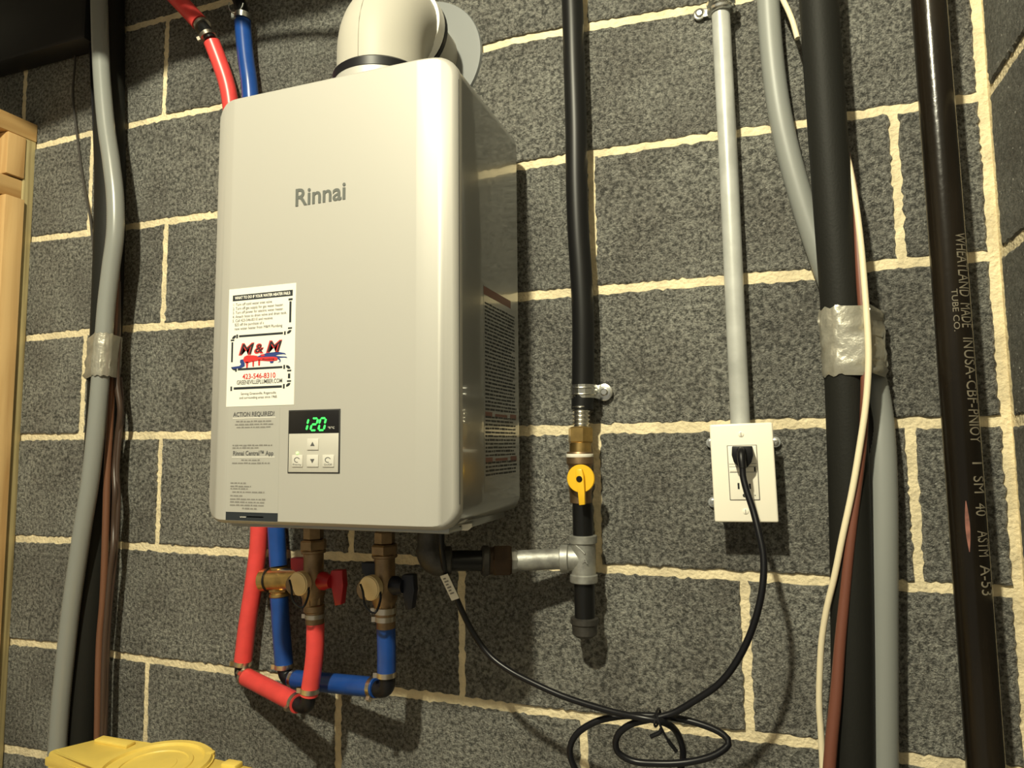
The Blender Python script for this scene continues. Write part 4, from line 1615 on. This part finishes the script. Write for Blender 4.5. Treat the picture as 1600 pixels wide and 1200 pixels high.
# ------------------------------------------------------------------ lacquered steel pipe with print
SR, SD = 0.0188, 0.060
sp = thing('steel_pipe', 'shiny black steel pipe with printed lettering beside the corner', 'pipe', P(1540, 1215, SD))
ps = px_path([(1415, -480), (1434, -220), (1446, -70), (1451, 0), (1474, 300), (1496, 600), (1518, 900), (1541, 1215), (1581, 1750)], SD)
b = MB()
b.tube(ps, SR, 72, .03)
b.build('pipe', M['steel'], sp, sp)


def on_pipe(t, ang, lift=.0004):
    """t metres below the first point; ang measured from facing the room, positive to the right"""
    a = ps[0]
    acc = 0
    for u, v in zip(ps, ps[1:]):
        L = (v - u).length
        if acc + L >= t or v is ps[-1]:
            c = u.lerp(v, (t - acc) / L)
            break
        acc += L
    return c + Vector(((SR + lift) * math.sin(ang), -(SR + lift) * math.cos(ang), 0))


def pipe_t(py):
    """distance along the pipe at a photo height"""
    best, bt = 1e9, 0
    for i in range(900):
        t = i / 900 * 2.1
        p = on_pipe(t, 0)
        q = RM.transposed() @ (p - CAM)
        y = 600 - FPX * q.y / -q.z
        if abs(y - py) < best:
            best, bt = abs(y - py), t
    return bt


b = MB()
A0 = 0.22
for word, y0, y1 in (('WHEATLAND', 365, 462), ('MADE', 474, 512), ('IN', 527, 541), ('USA-', 546, 592), ('CBF-', 594, 634), ('PNIOY', 640, 692), ('1', 718, 724),
                     ('SM', 742, 770), ('40', 785, 807), ('ASTM', 828, 868), ('A-53', 882, 930)):
    t0, t1 = pipe_t(y0), pipe_t(y1)
    b.text(word, lambda u, v: on_pipe(t0 + u, A0 + v / SR), 0.0195, None if word == '1' else t1 - t0, slices=10)
t0, t1 = pipe_t(452), pipe_t(516)
b.text('TUBE CO.', lambda u, v: on_pipe(t0 + u, A0 - .42 + v / SR), 0.0085, t1 - t0, slices=6)
o = b.build('lettering', M['print'], sp, sp, recalc=False)
o['kind'] = 'stuff'
b = MB()
tA = pipe_t(782)
for i in range(7):
    w0 = .0022 * math.sin(math.pi * (i + .3) / 7.6)
    w1 = .0022 * math.sin(math.pi * (i + 1.3) / 7.6)
    b.poly([on_pipe(tA + i * .008, -.25 - w0 / SR), on_pipe(tA + i * .008, -.25 + w0 / SR), on_pipe(tA + i * .008 + .008, -.25 + w1 / SR), on_pipe(tA + i * .008 + .008, -.25 - w1 / SR)])
b.build('paint_smear', M['smear'], sp, sp, recalc=False)

# ------------------------------------------------------------------ stud partition on the left
XW = P(52, 300, 0.001).x
part_w = thing('stud_partition', 'pine stud framing standing against block wall at left edge', 'framing', Vector((XW - .05, -.1, 0)))


def wood(name, x0, x1, dA, dB, z0, z1, m):
    b = MB()
    b.box((x0, -dB, z0 + H), (x1, -dA, z1 + H), .0012)
    return b.build(name, M[m], part_w, part_w)


zt0_, zt1_ = P(57, 223, 0.0).z - H, P(58, 199, 0.0).z - H
wood('treated_stud', XW - .089, XW, 0.0005, 0.0225, -H, zt0_, 'treated')
wood('top_plate', XW - .10, XW + .002, 0.0005, 1.4, zt0_ + .0005, zt1_ + .004, 'pine_h')
xb_ = P(40, 240, .023).x
zb1 = P(40, 279, .023).z - H
wood('block', xb_ - .085, xb_, .023, .059, zb1, zt0_ - .001, 'pine')
zr0 = P(36, 312, .023).z - H
wood('rail', xb_ - .10, xb_ - .006, .023, 1.2, zr0, zb1 - .003, 'pine_h')
xp_ = P(33.5, 400, .023).x
wood('post', xp_ - .085, xp_ + .001, .023, .061, -H, zr0 - .0015, 'pine')

# ------------------------------------------------------------------ upper left beam, then unseen shadow casters added overhead
b = MB()
be = P(131, 56, .05)
b.box((-1.75, -.05, P(60, 79, .05).z), (be.x, -.001, .96 + H), .010)
tag(b.build('sill_beam', M['duct']), 'dark beam end along the wall in the upper left corner', 'beam')
b = MB()  # unseen duct shape, added to shade the upper left of the wall
b.tube([V(-1.75, .40, .815), V(-1.35, .40, .855), V(-1.1, .40, .885), V(-.911, .40, .913), V(-.73, .40, .939), V(-.568, .40, .985), V(-.44, .40, .988), V(-.33, .40, .995), V(-.24, .40, 1.07), V(-.21, .40, 1.2), V(-.21, .40, Z_HI * CO - .002)], .115, 28, .014, ribs=.03)
tag(b.build('shadow_caster_duct', M['duct']), 'unseen black duct shape added above the upper left frame edge to cast shade', 'duct')


def towards_lamp(px, py, d):
    """point at distance d from the wall whose shadow falls on the wall spot seen at px, py"""
    q = P(px, py, 0)
    L = Vector(lamp.location)
    return q.lerp(L, d / -L.y)


b = MB()  # unseen cable, added for the narrow shadow band left of the flue
b.tube([towards_lamp(250, 98, .30), towards_lamp(345, 76, .30), towards_lamp(440, 56, .30), towards_lamp(530, 52, .30), towards_lamp(640, 50, .30)], .0075, 12, .02)
tag(b.build('shadow_caster_cable', M['hose']), 'unseen black cable added above the frame to cast a thin shadow on the wall', 'cable')

# ------------------------------------------------------------------ yellow case on a bench, bottom left
ZC = -0.45
bench = thing('workbench', 'low wooden bench carrying the yellow plastic case', 'bench', V(-.6, .38, -H))
b = MB()
b.box(V(-.86, .62, -.62), V(-.34, .11, -.585), .003)
b.build('bench_top', M['pine_h'], bench, bench)
for x in (-.84, -.40):
    for d in (.14, .60):
        b = MB()
        b.box(V(x, d, -H), V(x + .04, d - .04 if d > .3 else d + .04, -.62), .002)
        b.build('leg', M['pine'], bench, bench)


def zpt(px, py, z):
    v = RM @ Vector(((px - 800) / FPX, -(py - 600) / FPX, -1))
    return CAM + v * ((z + H - CAM.z) / v.z)


kase = thing('tool_case', 'yellow moulded plastic case with round ribs in the lower left corner', 'case', V(-.57, .27, -.585))
A = zpt(73, 1172, ZC)
B = zpt(172, 1148, ZC)
Cc = zpt(232, 1160, ZC)
D = zpt(400, 1197, ZC)
Ee = Vector((D.x + .01, D.y - .18, D.z))
F = Vector((A.x + .05, A.y - .13, A.z))
G = zpt(160, 1200, ZC)
outline = [A, B, Cc, D, Ee, Vector((G.x + .06, Ee.y, A.z)), G]
b = MB()
b.prism([p - Vector((0, 0, .135)) for p in outline], (0, 0, .135), .006)
b.build('shell', M['case_yellow'], kase, kase)
b = MB()
rim = [p + (p - sum(outline, Vector()) / 7).normalized() * .004 - Vector((0, 0, .010)) for p in outline]
b.prism(rim, (0, 0, -.012), .002)
b.build('rim', M['case_yellow'], kase, kase)
rc_ = zpt(240, 1199, ZC)
b = MB()
b.lathe(rc_ - Vector((0, 0, .02)), (0, 0, 1), [(0, .075), (.0225, .075)], 40)
b.build('round_boss', M['case_yellow'], kase, kase)
for r0, r1, h in ((.075, .060, .007), (.052, .040, .005), (.032, .0, .004)):
    b = MB()
    n = 40
    if r1 > 0:
        prof = [(0, r1), (h, r1 + .003), (h, r0 - .004), (0, r0)]
        b.lathe(rc_ - Vector((0, 0, .001)), (0, 0, 1), prof, n)
    else:
        b.lathe(rc_ - Vector((0, 0, .001)), (0, 0, 1), [(0, r0), (h, r0 - .004), (h + .001, 0)], n)
    b.build('round_rib', M['case_yellow'], kase, kase)
q = zpt(328, 1182, ZC)
b = MB()
b.lathe(q - Vector((0, 0, .001)), (0, 0, 1), [(0, .007), (.007, .0065), (.008, .004)], 16)
b.build('knob', M['case_yellow'], kase, kase)
q = zpt(372, 1193, ZC)
b = MB()
b.box(q + Vector((-.012, -.02, -.002)), q + Vector((.012, -.004, .007)), .002)
b.build('latch', M['case_yellow'], kase, kase)
q = zpt(195, 1156, ZC)
b = MB()
b.box(q + Vector((-.035, -.022, -.001)), q + Vector((.028, -.006, .005)), .002)
b.build('rear_rib', M['case_yellow'], kase, kase)
